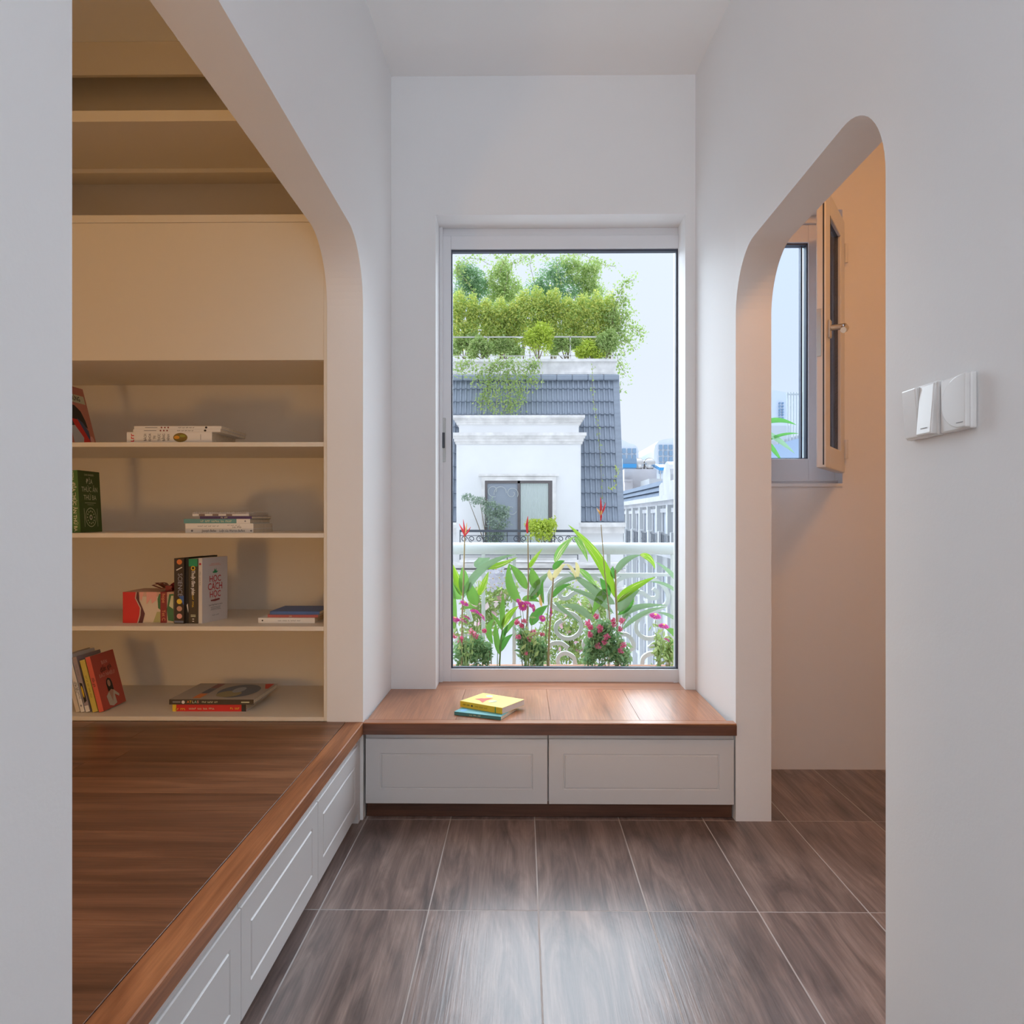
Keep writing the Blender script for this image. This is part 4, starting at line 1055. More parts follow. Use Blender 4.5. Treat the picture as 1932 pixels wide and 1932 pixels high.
# ---- roof tops further back
def simple(name, label, cat, mb, m_, group=None):
    return tag(mb.build(name, m_), label, cat, group)
Yk = 48.0
simple('concrete_block', 'plain pale concrete stair block carrying the round steel tanks', 'building', MB().box(X(1178, Yk), X(1239, Yk), Yk, Yk + 4, -9, Z(885, Yk)).box(X(1177, Yk), X(1192, Yk), Yk - 0.4, Yk, -9, Z(905, Yk)).box(X(1176, Yk), X(1191, Yk), Yk - 0.5, Yk, Z(909, Yk), Z(905, Yk)), mat('bare_concrete', (0.60, 0.57, 0.58), 0.9, var=0.08, vscale=0.8))
for k, p in enumerate((1206, 1227)):
    t = empty('water_tank', (X(p, Yk), Yk + 1.0, Z(885, Yk) + 0.36)); tag(t, ('round steel water tank left of its twin on the far roof', 'round steel water tank on the far roof, nearer the blue awning')[k], 'water tank')
    MB().lathe([(0.05, -1.0), (0.25, -0.98), (0.345, -0.9), (0.355, -0.75), (0.355, 0.75), (0.345, 0.9), (0.25, 0.98), (0.05, 1.0)], seg=24, axis='Y').build('tank', METAL, t, smooth=True)
    MB().tube([(0.37 * math.cos(a), -0.7, 0.37 * math.sin(a)) for a in [math.pi * (0.06 + 0.88 * i / 12) for i in range(13)]], 0.03, 5).build('strap', BRONZE, t)
    MB().box(-0.3, -0.2, -0.8, 0.8, -0.36, -0.2).box(0.2, 0.3, -0.8, 0.8, -0.36, -0.2).build('stand', LEDGE, t)
BLUE = mat('blue_sheet', (0.05, 0.30, 0.62), 0.4)
simple('roof_shed', 'small roof shed with a blue lower band beside the mansard roof', 'shed', MB().box(X(1170, Yk), X(1196, Yk), Yk - 1.2, Yk - 0.45, Z(886, Yk), Z(868, Yk)), mat('grey_blue_sheet', (0.20, 0.30, 0.42), 0.5)).data
MB().box(X(1170, Yk), X(1195, Yk), Yk - 1.26, Yk - 1.2, Z(885, Yk), Z(878, Yk)).build('blue_band', BLUE, bpy.data.objects['roof_shed'])
aw = empty('roof_awning', (X(1253, Yk), Yk, Z(890, Yk))); tag(aw, 'bright blue sheet awning over the roof air conditioner', 'awning')
ax = X(1253, Yk); az = Z(890, Yk)
MB().hexa([(X(1238, Yk) - ax, -1.2, 0), (X(1268, Yk) - ax, -1.2, 0), (X(1238, Yk) - ax, 1, 0.35), (X(1268, Yk) - ax, 1, 0.35), (X(1238, Yk) - ax, -1.2, 0.2), (X(1268, Yk) - ax, -1.2, 0.2), (X(1240, Yk) - ax, 1, 0.55), (X(1268, Yk) - ax, 1, 0.55)]).build('sheet', BLUE, aw)
for p in (1240, 1266): MB().box(X(p, Yk) - ax, X(p + 1, Yk) - ax, -1.1, -1.0, Z(915, Yk) - az, 0).build('post', METAL, aw)
ac = empty('air_conditioner', (X(1262, 46.6), 46.6, Z(903, 44))); tag(ac, 'white air conditioner unit with a round fan under the blue awning', 'air conditioner')
MB().box(-0.32, 0.32, -0.2, 0.2, 0, 0.55).build('casing', PLASTER, ac, bevel=0.02)
MB().lathe([(0.20, -0.23), (0.22, -0.22), (0.22, -0.2), (0.05, -0.2)], (0, 0, 0.28), 16, 'Y').build('fan_grille', IRON, ac)
simple('roof_house', 'low white roof house in front of the blue awning', 'building', MB().box(X(1226, 44), X(1275, 44), 44.2, 47.5, Z(960, 44), Z(903, 44)), PLASTERB)
def tower(name, label, Y, outline, cols, rows, wpx, hpx, depth=25):
    o = empty(name, (X(outline[0][0], Y), Y, -9)); tag(o, label, 'building')
    ox = X(outline[0][0], Y)
    MB().prism([(X(px, Y) - ox, Z(py, Y) + 9) for px, py in outline], 'Y', 0, depth).build('walls', mat('tower_white', (0.66, 0.70, 0.76), 0.8), o)
    wm = None
    for c in cols:
        for r_ in rows:
            if wm is None:
                wm = w_ = MB().box(-wpx / 2 * Y / F_PX, wpx / 2 * Y / F_PX, -0.4, 0.2, -hpx / 2 * Y / F_PX, hpx / 2 * Y / F_PX).build('window', PANE, o)
            else:
                w_ = wm.copy(); C.objects.link(w_)
            w_.location = (X(c, Y) - ox, 0, Z(r_, Y) + 9)
    return o
base = lambda a, b_, Y: [(b_, 978 + 10 * F_PX / Y), (a, 978 + 10 * F_PX / Y)]
tower('office_tower', 'far white tower with a rounded shoulder just right of the mansard roof', 170, [(1150, 830), (1172, 829), (1182, 834), (1188, 837), (1196, 838), (1202, 843), (1205, 852)] + base(1150, 1205, 170), (1168, 1177, 1187, 1196.5), (851, 863, 876, 889), 6.5, 9, 30)
tower('office_tower', 'far white tower with a gridded front, furthest right in the big window', 160, [(1234, 850), (1236, 840), (1242, 833), (1252, 829), (1290, 825), (1340, 825)] + base(1234, 1340, 160), (1246, 1255.5, 1265, 1274.5, 1284, 1293.5), (844, 855.5, 867, 878, 889.5), 6, 8.5, 30)
tower('apartment_tower', 'slim pale tower seen through the side room window', 120, [(1440, 737), (1462, 737), (1482, 741), (1485, 745)] + base(1440, 1485, 120), (1470, 1476), (762, 768, 774, 779, 784, 790), 2.6, 3, 20)
# ---- roof seen through the side-room window
nr = empty('neighbour_roof', (5.4, 14, -9)); tag(nr, 'sloping grey roof with a white parapet below the side room window', 'roof')
Yn = 14.0
def Pn(px, py, Y): return at(px, py, Y) - Vector((5.4, 14, -9))
for k in range(4):
    a, b_ = k * 9.5, (k + 1) * 9.5
    q = [Pn(1430, 851 + a, Yn - 0.5 * k), Pn(1545, 818 + a, Yn - 0.5 * k), Pn(1430, 851 + b_, Yn - 0.5 * (k + 1)), Pn(1545, 818 + b_, Yn - 0.5 * (k + 1))]
    dn = Vector((0, 0, -0.12))
    MB().hexa([q[2] + dn, q[3] + dn, q[0] + dn * 2, q[1] + dn * 2, q[2], q[3], q[0] - dn * 0.2, q[1] - dn * 0.2]).build('roof_course', mat('pale_roof_sheet', (0.17, 0.21, 0.27), 0.9, spec=0.1), nr)
for k in range(12):
    p = Pn(1470 + 6.2 * k, 838 - 1.75 * k, Yn + 0.1)
    MB().box(p.x - 0.024, p.x + 0.014, p.y, p.y + 0.05, p.z - 0.06, p.z + 0.06).build('parapet_block', PLASTERB, nr)
MB().box(Pn(1430, 900, 14.6).x, Pn(1560, 900, 14.6).x, 0.6, 3.0, 0, Pn(1500, 832, 14.6).z).build('parapet', PLASTERB, nr)
MB().box(Pn(1430, 900, 17).x, Pn(1493, 900, 17).x, 3.0, 6.0, 0, Pn(1480, 803, 17).z).build('attic_wall', PLASTERB, nr)
fe = empty('roof_fence', (at(1505, 835, 16).x, 16, at(1505, 835, 16).z)); tag(fe, 'tall white bar fence on the roof beyond the side room window', 'fence')
f0 = fe.location
for k in range(11):
    p = at(1486 + 5.4 * k, 740, 16) - f0
    MB().box(p.x - 0.012, p.x + 0.012, -0.012, 0.012, 0.0, p.z).build('bar', WHITEM, fe)
p = at(1484, 744, 16) - f0; q = at(1545, 744, 16) - f0
MB().box(p.x, q.x, -0.015, 0.015, p.z - 0.015, p.z + 0.015).build('rail', WHITEM, fe)
MB().box(p.x, q.x, -0.015, 0.015, 0.0, 0.04).build('rail', WHITEM, fe)

# ------------------------------------------------------------------ foliage
def leaf_cloud(pts, size, aspect=0.45, droop=0.0):
    pts = np.asarray(pts, float); n = len(pts)
    u = rng.normal(size=(n, 3)); u[:, 2] -= droop; u /= np.linalg.norm(u, axis=1)[:, None]
    t = rng.normal(size=(n, 3)); v = np.cross(u, t); v /= np.linalg.norm(v, axis=1)[:, None]
    s = size * rng.uniform(0.6, 1.3, (n, 1))
    V = np.empty((n, 4, 3)); V[:, 0] = pts - u * s; V[:, 1] = pts + v * s * aspect; V[:, 2] = pts + u * s; V[:, 3] = pts - v * s * aspect
    return V.reshape(-1, 3)
def cloud_obj(name, clouds, m_, parent=None, kind='stuff'):
    V = np.concatenate(clouds); n = len(V) // 4
    me = bpy.data.meshes.new(name)
    me.vertices.add(len(V)); me.vertices.foreach_set('co', V.ravel())
    me.loops.add(4 * n); me.loops.foreach_set('vertex_index', np.arange(4 * n))
    me.polygons.add(n); me.polygons.foreach_set('loop_start', np.arange(0, 4 * n, 4)); me.polygons.foreach_set('loop_total', np.full(n, 4))
    me.update(); me.validate()
    o = link_mesh(name, me, m_, parent)
    if parent is not None and kind: o['kind'] = kind
    return o
def blob(c, r, n, fill=0.45):
    d = rng.normal(size=(n, 3)); d /= np.linalg.norm(d, axis=1)[:, None]
    rad = rng.uniform(fill, 1.0, (n, 1)) * rng.choice([0.9, 1.0, 1.1, 1.25], (n, 1), p=[0.3, 0.4, 0.2, 0.1])
    k = rng.normal(size=(6, 3)); k /= np.linalg.norm(k, axis=1)[:, None]
    rad *= 0.86 + 0.30 * np.max(np.clip(d @ k.T, 0, 1) ** 6, axis=1)[:, None]      # lumpy outline
    return np.asarray(c) + d * rad * np.asarray(r)
L_YEL = leaf_mat('bamboo_leaf', (0.74, 0.74, 0.18), (0.34, 0.50, 0.13), rough=0.6)
L_MID = leaf_mat('creeper_leaf', (0.34, 0.50, 0.15), (0.48, 0.56, 0.22), rough=0.6)
L_DRK = leaf_mat('bush_leaf', (0.20, 0.36, 0.20), (0.30, 0.46, 0.22), rough=0.6)
L_LIME = leaf_mat('lime_leaf', (0.62, 0.70, 0.10), (0.46, 0.60, 0.08), rough=0.6)
L_GREY = leaf_mat('grey_leaf', (0.30, 0.40, 0.30), (0.42, 0.50, 0.40), rough=0.6)
L_STREET = leaf_mat('street_leaf', (0.40, 0.48, 0.14), (0.26, 0.38, 0.14), rough=0.7)
PETALP = leaf_mat('street_blossom', (0.80, 0.42, 0.52), (0.80, 0.70, 0.66), rough=0.7)
L_PENT = leaf_mat('pentas_leaf', (0.22, 0.42, 0.20), (0.36, 0.52, 0.22), rough=0.5)
BARK = mat('twig_bark', (0.24, 0.19, 0.13), 0.9)

def shrub(name, label, cat, lobes, Y, n, size, m_, base_py, group=None, thick=0.35, droop=0.3):
    """lobes: (px, py, rx px, ry px) at depth Y; foliage stuff plus stems down to base_py."""
    sc_ = Y / F_PX
    cx = sum(l[0] for l in lobes) / len(lobes)
    b = at(cx, base_py, Y)
    o = empty(name, b); tag(o, label, cat, group)
    cl = []
    area = sum(l[2] * l[3] for l in lobes)
    for (px, py, rx, ry) in lobes:
        c = at(px, py, Y + rng.uniform(-0.1, 0.1)) - b
        cl.append(leaf_cloud(blob(c, (rx * sc_, max(thick, min(rx, ry) * sc_ * 0.7), ry * sc_), max(40, int(n * rx * ry / area))), size, 0.42, droop))
    cloud_obj('foliage', cl, m_, o)
    mb = MB()
    for (px, py, rx, ry) in lobes:
        c = at(px, py, Y) - b
        mb.tube([(rng.uniform(-0.03, 0.03), 0, 0), (c.x * 0.5, 0.02, c.z * 0.5), (c.x, 0, c.z)], [0.02 * size * 20, 0.015 * size * 20, 0.006 * size * 20], 5)
    mb.build('stem', BARK, o)
    return o

hedge = [(866, 582, 20, 34), (892, 590, 18, 30), (916, 594, 17, 28), (944, 594, 19, 28), (968, 600, 16, 30), (988, 580, 20, 34), (1014, 577, 21, 32), (1042, 577, 21, 34), (1070, 592, 20, 30), (1098, 590, 20, 36), (1126, 588, 20, 36), (1150, 592, 17, 40)]
ORD = ('leftmost', 'second from the left', 'third from the left', 'fourth from the left', 'fifth from the left', 'sixth from the left', 'sixth from the right', 'fifth from the right', 'fourth from the right', 'third from the right', 'second from the right', 'rightmost')
for k, (px, py, rx, ry) in enumerate(hedge):
    shrub('bamboo_clump', 'yellow-green bamboo clump in the rooftop row, ' + ORD[k], 'shrub', [(px, py - 8, rx * 0.8, ry * 0.9), (px + rng.uniform(-8, 8), py + 12, rx, ry * 0.9), (px + rng.uniform(-6, 6), py + 46, rx * 1.1, 30)], 19.4, 3600, 0.042, L_YEL, 690, 'bamboo clumps along the roof garden')
low = [(872, 652, 24, 20), (905, 655, 24, 20), (950, 655, 26, 20), (1010, 638, 26, 30), (1060, 655, 28, 20), (1108, 668, 24, 20), (1140, 650, 20, 26)]
ORL = ('leftmost', 'second from the left', 'third from the left', 'in the middle', 'third from the right', 'second from the right', 'rightmost')
for k, (px, py, rx, ry) in enumerate(low):
    shrub('roof_shrub', ('lime yellow' if k in (3, 5) else 'bright green') + ' low shrub behind the rooftop railing, ' + ORL[k], 'shrub', [(px - rx * 0.5 + 9 * q * rx / 20, py + rng.uniform(-9, 9), rx * rng.uniform(0.4, 0.75), ry * rng.uniform(0.6, 1.0)) for q in range(4)], 18.66 if k in (1, 3, 5, 6) else 18.95, 2600, 0.040, L_LIME if k in (3, 5) else L_MID, 680, 'low shrubs behind the rooftop railing', thick=0.2)
trees = [('dark green conifer-like tree at the left of the roof garden', [(888, 525, 26, 30), (872, 515, 18, 24), (905, 540, 24, 24), (885, 560, 34, 30)], L_DRK), ('loose light green tree left of the roof garden middle', [(938, 530, 24, 30), (950, 510, 20, 24), (965, 545, 24, 26), (945, 565, 34, 26)], L_MID),
         ('dense dark green tree in the middle of the roof garden', [(1035, 535, 34, 28), (1050, 512, 30, 24), (1015, 550, 30, 24), (1075, 545, 30, 26), (1050, 570, 40, 26)], L_DRK), ('tall light green tree right of the roof garden middle', [(1090, 515, 26, 28), (1075, 497, 22, 14), (1112, 525, 20, 34), (1125, 503, 14, 16), (1115, 560, 34, 34)], L_MID)]
for lab, lobes, m_ in trees:
    shrub('roof_tree', lab, 'tree', lobes, 20.6, 5200, 0.040, m_, 690)
def creeper(name, label, lines, Y, size, m_, per=9, spread=4.0, base=None, droop=0.2):
    b = at(*(base or lines[0][0]), Y)
    o = empty(name, b); tag(o, label, 'climbing plant')
    mb = MB(); pts = []
    for ln in lines:
        P = [at(px, py, Y + rng.uniform(-0.15, 0.0)) - b for px, py in ln]
        mb.tube(P, 0.008 * size * 16, 4)
        for i in range(len(P) - 1):
            for k in range(per):
                t = k / per
                q = P[i].lerp(P[i + 1], t); pts.append((q.x + rng.normal() * spread * Y / F_PX, q.y - abs(rng.normal()) * 0.03, q.z + rng.normal() * spread * Y / F_PX))
    mb.build('stem', BARK, o)
    cloud_obj('foliage', [leaf_cloud(pts, size, 0.5, droop)], m_, o)
    return o
creeper('creeper', 'loose arching creeper sprays above the roof garden trees', [[(900, 560), (870, 515), (858, 500), (885, 487), (905, 489), (925, 500)], [(950, 560), (960, 510), (945, 488), (925, 476)], [(960, 520), (970, 490), (995, 485), (975, 497)], [(1010, 540), (1000, 500), (1005, 480), (1022, 476), (1036, 490)], [(1060, 540), (1050, 500), (1065, 482), (1100, 480), (1118, 490), (1140, 500), (1160, 503)], [(940, 520), (955, 485), (962, 474)], [(880, 530), (858, 520), (866, 505), (880, 498)]], 20.2, 0.042, L_MID, 40, 5.5)
creeper('creeper', 'green creeper spilling over the right end of the roof garden', [[(1150, 640), (1165, 560), (1180, 530), (1198, 528)], [(1150, 640), (1160, 580), (1175, 548)], [(1150, 650), (1175, 600), (1190, 620), (1205, 625), (1210, 637)], [(1150, 660), (1180, 640), (1200, 660)], [(1160, 660), (1170, 690), (1180, 705)], [(1160, 640), (1172, 575), (1180, 560), (1172, 600)], [(1155, 650), (1180, 600), (1190, 590)], [(1150, 650), (1160, 700), (1172, 740)], [(1150, 640), (1175, 625), (1185, 645)], [(1140, 600), (1158, 590), (1170, 610)], [(1150, 600), (1165, 620), (1180, 670)]], 19.2, 0.042, L_MID, 75, 8.0)
creeper('creeper', 'leafy creeper hanging over the parapet onto the grey roof tiles', [[(945, 680), (930, 700), (915, 740), (905, 775)], [(950, 680), (940, 720), (935, 770)], [(955, 680), (960, 730), (950, 780)], [(965, 680), (975, 710), (985, 740), (975, 765)], [(940, 690), (905, 700), (900, 720)], [(975, 690), (1000, 715), (1012, 722)], [(925, 690), (920, 730), (925, 775)], [(890, 680), (872, 690), (868, 700)], [(990, 690), (1010, 685), (1005, 700)], [(955, 700), (965, 760), (960, 780)]], 17.75, 0.038, L_MID, 120, 8.0)
creeper('creeper', 'thin single vine trailing down the grey mansard tiles', [[(1118, 690), (1117, 720), (1121, 760), (1127, 800), (1132, 850), (1136, 920), (1138, 980)]], 17.55, 0.034, L_MID, 13, 2.0)
creeper('creeper', 'short curling vine near the right roof edge', [[(1160, 880), (1164, 890), (1160, 905), (1163, 915), (1155, 924), (1147, 920)]], 17.3, 0.032, L_LIME, 9, 1.4)
shrub('balcony_bush', 'grey-green bush leaning from the opposite balcony', 'bush', [(938, 985, 24, 28), (925, 958, 18, 20), (905, 945, 16, 9), (882, 938, 14, 8), (950, 965, 16, 16), (935, 1015, 24, 16)], 16.6, 2200, 0.034, L_GREY, 1045, thick=0.15)
shrub('balcony_bush', 'round lime green bush on the opposite balcony', 'bush', [(1022, 1000, 25, 22), (1008, 990, 18, 12), (1035, 992, 16, 16)], 16.2, 2000, 0.036, L_LIME, 1045, thick=0.22)
# street greenery seen through our own railing
for k, (lab, lobes, n_, m_) in enumerate((
        ('yellow flowering shrub below the balcony, left of the scrolls', [(925, 1130, 40, 36), (955, 1112, 28, 22), (905, 1170, 40, 40)], 1700, L_STREET),
        ('yellow-green shrub below the balcony, behind the middle scrolls', [(1075, 1160, 40, 60), (1050, 1215, 50, 50), (1100, 1230, 36, 40)], 2300, L_STREET),
        ('small green tree below the balcony, behind the rose bush', [(1125, 1140, 28, 40), (1180, 1128, 16, 14)], 1500, L_MID))):
    o = shrub('street_shrub', lab, 'shrub', lobes, 9.0 + 0.8 * k, n_, 0.036, m_, 1400, thick=0.3)
    cloud_obj('blossoms', [leaf_cloud(blob(at(px, py, 8.8 + 0.8 * k) - o.location, (rx * 0.0062, 0.25, ry * 0.0062), 16), 0.045, 0.8) for px, py, rx, ry in lobes], PETALP, o)

# ------------------------------------------------------------------ our balcony: parapet, planter, railing
TERRA = mat('terracotta', (0.50, 0.25, 0.16), 0.8, var=0.1, vscale=12)
SOIL = mat('dark_soil', (0.10, 0.07, 0.045), 0.95, var=0.3, vscale=60)
tag(MB().box(-2.1, 2.4, 3.33, 4.0, -0.30, 0.0).build('trim_1', PLASTER), 'white balcony slab outside the window', kind='structure')
YR = 3.86
rl = empty('balcony_railing', (0.2, YR, 0)); tag(rl, 'white balcony railing with a round handrail and scrollwork panels', 'railing')
def rlp(mb, name, m_=WHITEM, smooth=False, bevel=0):
    o = mb.build(name, m_, rl, smooth=smooth, bevel=bevel); o.location = (-0.2, -YR, 0); return o
zt_ = Z(1035, YR)
rlp(MB().tube([(-2.0, YR, zt_), (2.35, YR, zt_)], 0.0315, 20), 'handrail', smooth=True)
for y0, y1 in ((1081, 1087),): rlp(MB().box(-2.0, 2.35, YR - 0.011, YR + 0.011, Z(y1, YR), Z(y0, YR)), 'rail', bevel=0.002)
rlp(MB().box(-2.0, 2.35, YR - 0.011, YR + 0.011, 0.05, 0.075), 'rail', bevel=0.002)
for p in (700, 791, 912, 970, 1148, 1269, 1390, 1500): rlp(MB().box(X(p - 3.4, YR), X(p + 3.4, YR), YR - 0.010, YR + 0.010, 0.0, zt_ - 0.02), 'post', bevel=0.002)
def scroll(pts, wd=0.021):
    P = [(X(x, YR), YR, Z(y, YR)) for x, y in pts]
    # smooth the polyline with Catmull-Rom
    V = [Vector(p) for p in P]; V = [V[0] * 2 - V[1]] + V + [V[-1] * 2 - V[-2]]
    out = []
    for i in range(1, len(V) - 2):
        for k in range(5):
            t = k / 5; a, b_, c_, d_ = V[i - 1], V[i], V[i + 1], V[i + 2]
            out.append(0.5 * ((2 * b_) + (c_ - a) * t + (2 * a - 5 * b_ + 4 * c_ - d_) * t * t + (3 * b_ - a - 3 * c_ + d_) * t ** 3))
    out.append(V[-2])
    rlp(MB().tube(out, 0.006, flat=(0.024, wd)), 'scroll', bevel=0)
def spi(c, r0, r1, a0, turns, n=9):
    return [(c[0] + (r0 + (r1 - r0) * i / n) * math.cos(math.radians(a0) + turns * 2 * math.pi * i / n), c[1] + (r0 + (r1 - r0) * i / n) * math.sin(math.radians(a0) + turns * 2 * math.pi * i / n)) for i in range(n + 1)]
def panel(x_c, mir=1, dx=0):
    f = lambda pts: [(x_c + mir * (x - 1148) + dx, y) for x, y in pts]
    # large C: from the post over the top, down to the bottom curl
    scroll(f([(1158, 1108), (1166, 1094), (1190, 1086), (1222, 1088), (1248, 1102), (1260, 1122), (1256, 1140), (1236, 1152), (1212, 1160), (1200, 1176), (1202, 1192), (1216, 1203), (1234, 1203), (1246, 1192), (1246, 1178), (1236, 1170)]))
    scroll(f([(1232, 1110), (1240, 1118), (1238, 1127), (1226, 1128), (1212, 1118), (1198, 1118), (1184, 1128), (1172, 1150), (1165, 1172)]))
    scroll(f([(1152, 1200), (1166, 1196), (1184, 1198), (1194, 1212), (1192, 1224), (1180, 1226)]))
    scroll(f([(1236, 1262), (1244, 1248), (1240, 1236), (1228, 1232), (1214, 1240), (1212, 1254), (1222, 1258)]))
    scroll(f([(1258, 1262), (1266, 1230), (1256, 1215), (1238, 1213), (1224, 1222)]))
panel(1148, 1); panel(1148, -1)
panel(906, -1); panel(1390, 1, 4)
rlp(MB(), 'rail') if False else None
pl = empty('planter', (0.2, 3.55, 0.0)); tag(pl, 'long terracotta planter standing on the balcony under the window', 'planter')
mb = MB().box(-1.0, 1.0, -0.15, -0.125, 0.0, 0.33).box(-1.0, 1.0, 0.125, 0.15, 0.0, 0.33).box(-1.0, -0.975, -0.125, 0.125, 0, 0.33).box(0.975, 1.0, -0.125, 0.125, 0, 0.33).box(-0.975, 0.975, -0.125, 0.125, 0, 0.02)
mb.box(-1.01, 1.01, -0.162, -0.15, 0.29, 0.33).box(-1.01, 1.01, 0.15, 0.162, 0.29, 0.33)
mb.build('trough', TERRA, pl, bevel=0.003)
MB().box(-0.974, 0.974, -0.124, 0.124, 0.021, 0.315).build('soil', SOIL, pl)
ZSOIL = 0.315

# ------------------------------------------------------------------ plants on our balcony
HL = leaf_mat('heliconia_leaf', (0.16, 0.36, 0.06), (0.16, 0.36, 0.06), rough=0.35)
HLB = leaf_mat('heliconia_bright', (0.22, 0.41, 0.025), (0.22, 0.41, 0.025), cream=(0.66, 0.64, 0.25), rough=0.35, trans=0.45)
HLV = leaf_mat('heliconia_variegated', (0.22, 0.46, 0.10), (0.22, 0.46, 0.10), cream=(0.78, 0.76, 0.45), rough=0.35)
HLG = leaf_mat('heliconia_shiny', (0.24, 0.38, 0.20), (0.24, 0.38, 0.20), rough=0.28, trans=0.25)
HLD = leaf_mat('heliconia_dark', (0.10, 0.32, 0.05), (0.10, 0.32, 0.05), rough=0.4)
HLY = leaf_mat('heliconia_dry', (0.70, 0.62, 0.30), (0.70, 0.62, 0.30), rough=0.6)
HLR = leaf_mat('bract_red', (0.72, 0.05, 0.06), (0.72, 0.05, 0.06), rough=0.4, trans=0.3)
HLO = leaf_mat('bract_yellow', (0.85, 0.55, 0.20), (0.85, 0.55, 0.20), rough=0.4, trans=0.3)
LM = {'g': HL, 'b': HLB, 'v': HLV, 's': HLG, 'd': HLD, 'y': HLY, 'r': HLR, 'o': HLO}
STEM = mat('green_stem', (0.22, 0.32, 0.10), 0.5)
STEMB = mat('brown_stem', (0.36, 0.27, 0.13), 0.6)

def blade(parent, pts, wpx, m_, Y, name='leaf', nseg=12, fold=0.25, shape=0.85, face=None):
    """A leaf blade along a Bezier curve of photograph points; it has a folded midrib and a pointed tip."""
    P = [at(q[0], q[1], Y + (q[2] if len(q) > 2 else 0.0)) - parent.location for q in pts]
    def bez(t):
        Q = P[:]
        while len(Q) > 1: Q = [Q[i].lerp(Q[i + 1], t) for i in range(len(Q) - 1)]
        return Q[0]
    W = wpx * Y / F_PX / 2
    nf = Vector(face) if face else Vector((rng.uniform(-0.35, 0.35), -1, rng.uniform(0.0, 0.5)))
    vs, fs, uv = [], [], []
    for i in range(nseg + 1):
        t = i / nseg
        p = bez(t); tg = (bez(min(1, t + 0.02)) - bez(max(0, t - 0.02))).normalized()
        s = tg.cross(nf).normalized(); n = s.cross(tg).normalized()
        wv_ = W * max(0.03, math.sin(math.pi * min(1, t ** 0.75)) ** shape) if t < 1 else W * 0.01
        for u in (-1, -0.5, 0, 0.5, 1):
            vs.append(p + s * (u * wv_) + n * (abs(u) * fold * wv_)); uv.append(((u + 1) / 2, t))
    for i in range(nseg):
        for k in range(4):
            fs.append((i * 5 + k, i * 5 + k + 1, (i + 1) * 5 + k + 1, (i + 1) * 5 + k))
    me = bpy.data.meshes.new(name); me.from_pydata([tuple(v) for v in vs], [], fs)
    ul = me.uv_layers.new(name='UVMap')
    ul.data.foreach_set('uv', np.array([uv[l.vertex_index] for l in me.loops], dtype=np.float32).ravel())
    me.polygons.foreach_set('use_smooth', [True] * len(me.polygons))
    return link_mesh(name, me, m_, parent)

def plant(name, label, cat, px, Y, group=None):
    b = at(px, 1260, Y); b.z = ZSOIL
    o = empty(name, b); tag(o, label, cat, group); return o
def stalk(o, pts, r, Y, m_=STEM, name='stem'):
    P = [Vector((0, 0, 0)) if q is None else at(q[0], q[1], Y) - o.location for q in pts]
    return MB().tube(P, [r * 0.7 * (1 - 0.4 * i / (len(P) - 1)) for i in range(len(P))], 6).build(name, m_, o, smooth=True)

# heliconia at the left edge
Y = 3.52
o = plant('heliconia', 'heliconia at the left edge of the window with a small red flower', 'plant', 871, Y)
stalk(o, [None, (872, 1160), (875, 1080), (877, 1000)], 0.0075, Y, STEMB)
stalk(o, [None, (899, 1200), (902, 1140), (905, 1120)], 0.006, Y + 0.05)
for pts, wd, k in (([(873, 1125), (862, 1100), (853, 1062)], 17, 'b'), ([(871, 1130), (846, 1110), (838, 1085)], 22, 'g'), ([(874, 1122), (878, 1090), (872, 1070)], 20, 'g'), ([(872, 1132), (895, 1060), (972, 1046)], 15, 's'),
                   ([(900, 1142), (886, 1120), (888, 1098)], 22, 'g'), ([(902, 1124), (912, 1105), (922, 1078)], 13, 'b'), ([(917, 1072), (940, 1070), (977, 1051)], 11, 'b'), ([(858, 1190), (850, 1130), (853, 1080)], 16, 'g'), ([(868, 1150), (885, 1140), (900, 1148)], 8, 'g'), ([(895, 1060, 0.1), (905, 1068, 0.1), (925, 1052, 0.1)], 22, 's')):
    blade(o, pts, wd, LM[k], Y)
def heliconia_flower(o, px, py, Y, sc_=1.0, big=False):
    f = empty('flower', at(px, py, Y) - o.location, parent=o)
    def br(dx0, dy0, dx1, dy1, wd, m_):
        w0 = f.location
        P = [at(px + dx0 * sc_, py + dy0 * sc_, Y) - o.location - w0, at(px + (dx0 + dx1) / 2 * sc_ + 1, py + (dy0 + dy1) / 2 * sc_, Y - 0.01) - o.location - w0, at(px + dx1 * sc_, py + dy1 * sc_, Y) - o.location - w0]
        r = wd * Y / F_PX / 2
        MB().tube(P, [r * 0.5, r, r * 0.15], 6).build('bract', m_, f, smooth=True)
    if big:
        for a in ((0, 14, 0, -24, 5, LM['r']), (0, 12, 10, -14, 4, LM['r']), (0, 10, -8, -4, 4, LM['o']), (0, 14, 1, -6, 4.5, LM['o']), (0, 20, 1, 4, 4, LM['r'])): br(*a)
    else:
        for a in ((0, 18, -2, -16, 4, LM['r']), (0, 16, 12, -2, 4, LM['r']), (0, 14, -10, -8, 4, LM['r']), (0, 16, 5, -10, 3.4, LM['o'])): br(*a)
heliconia_flower(o, 876, 996, Y)

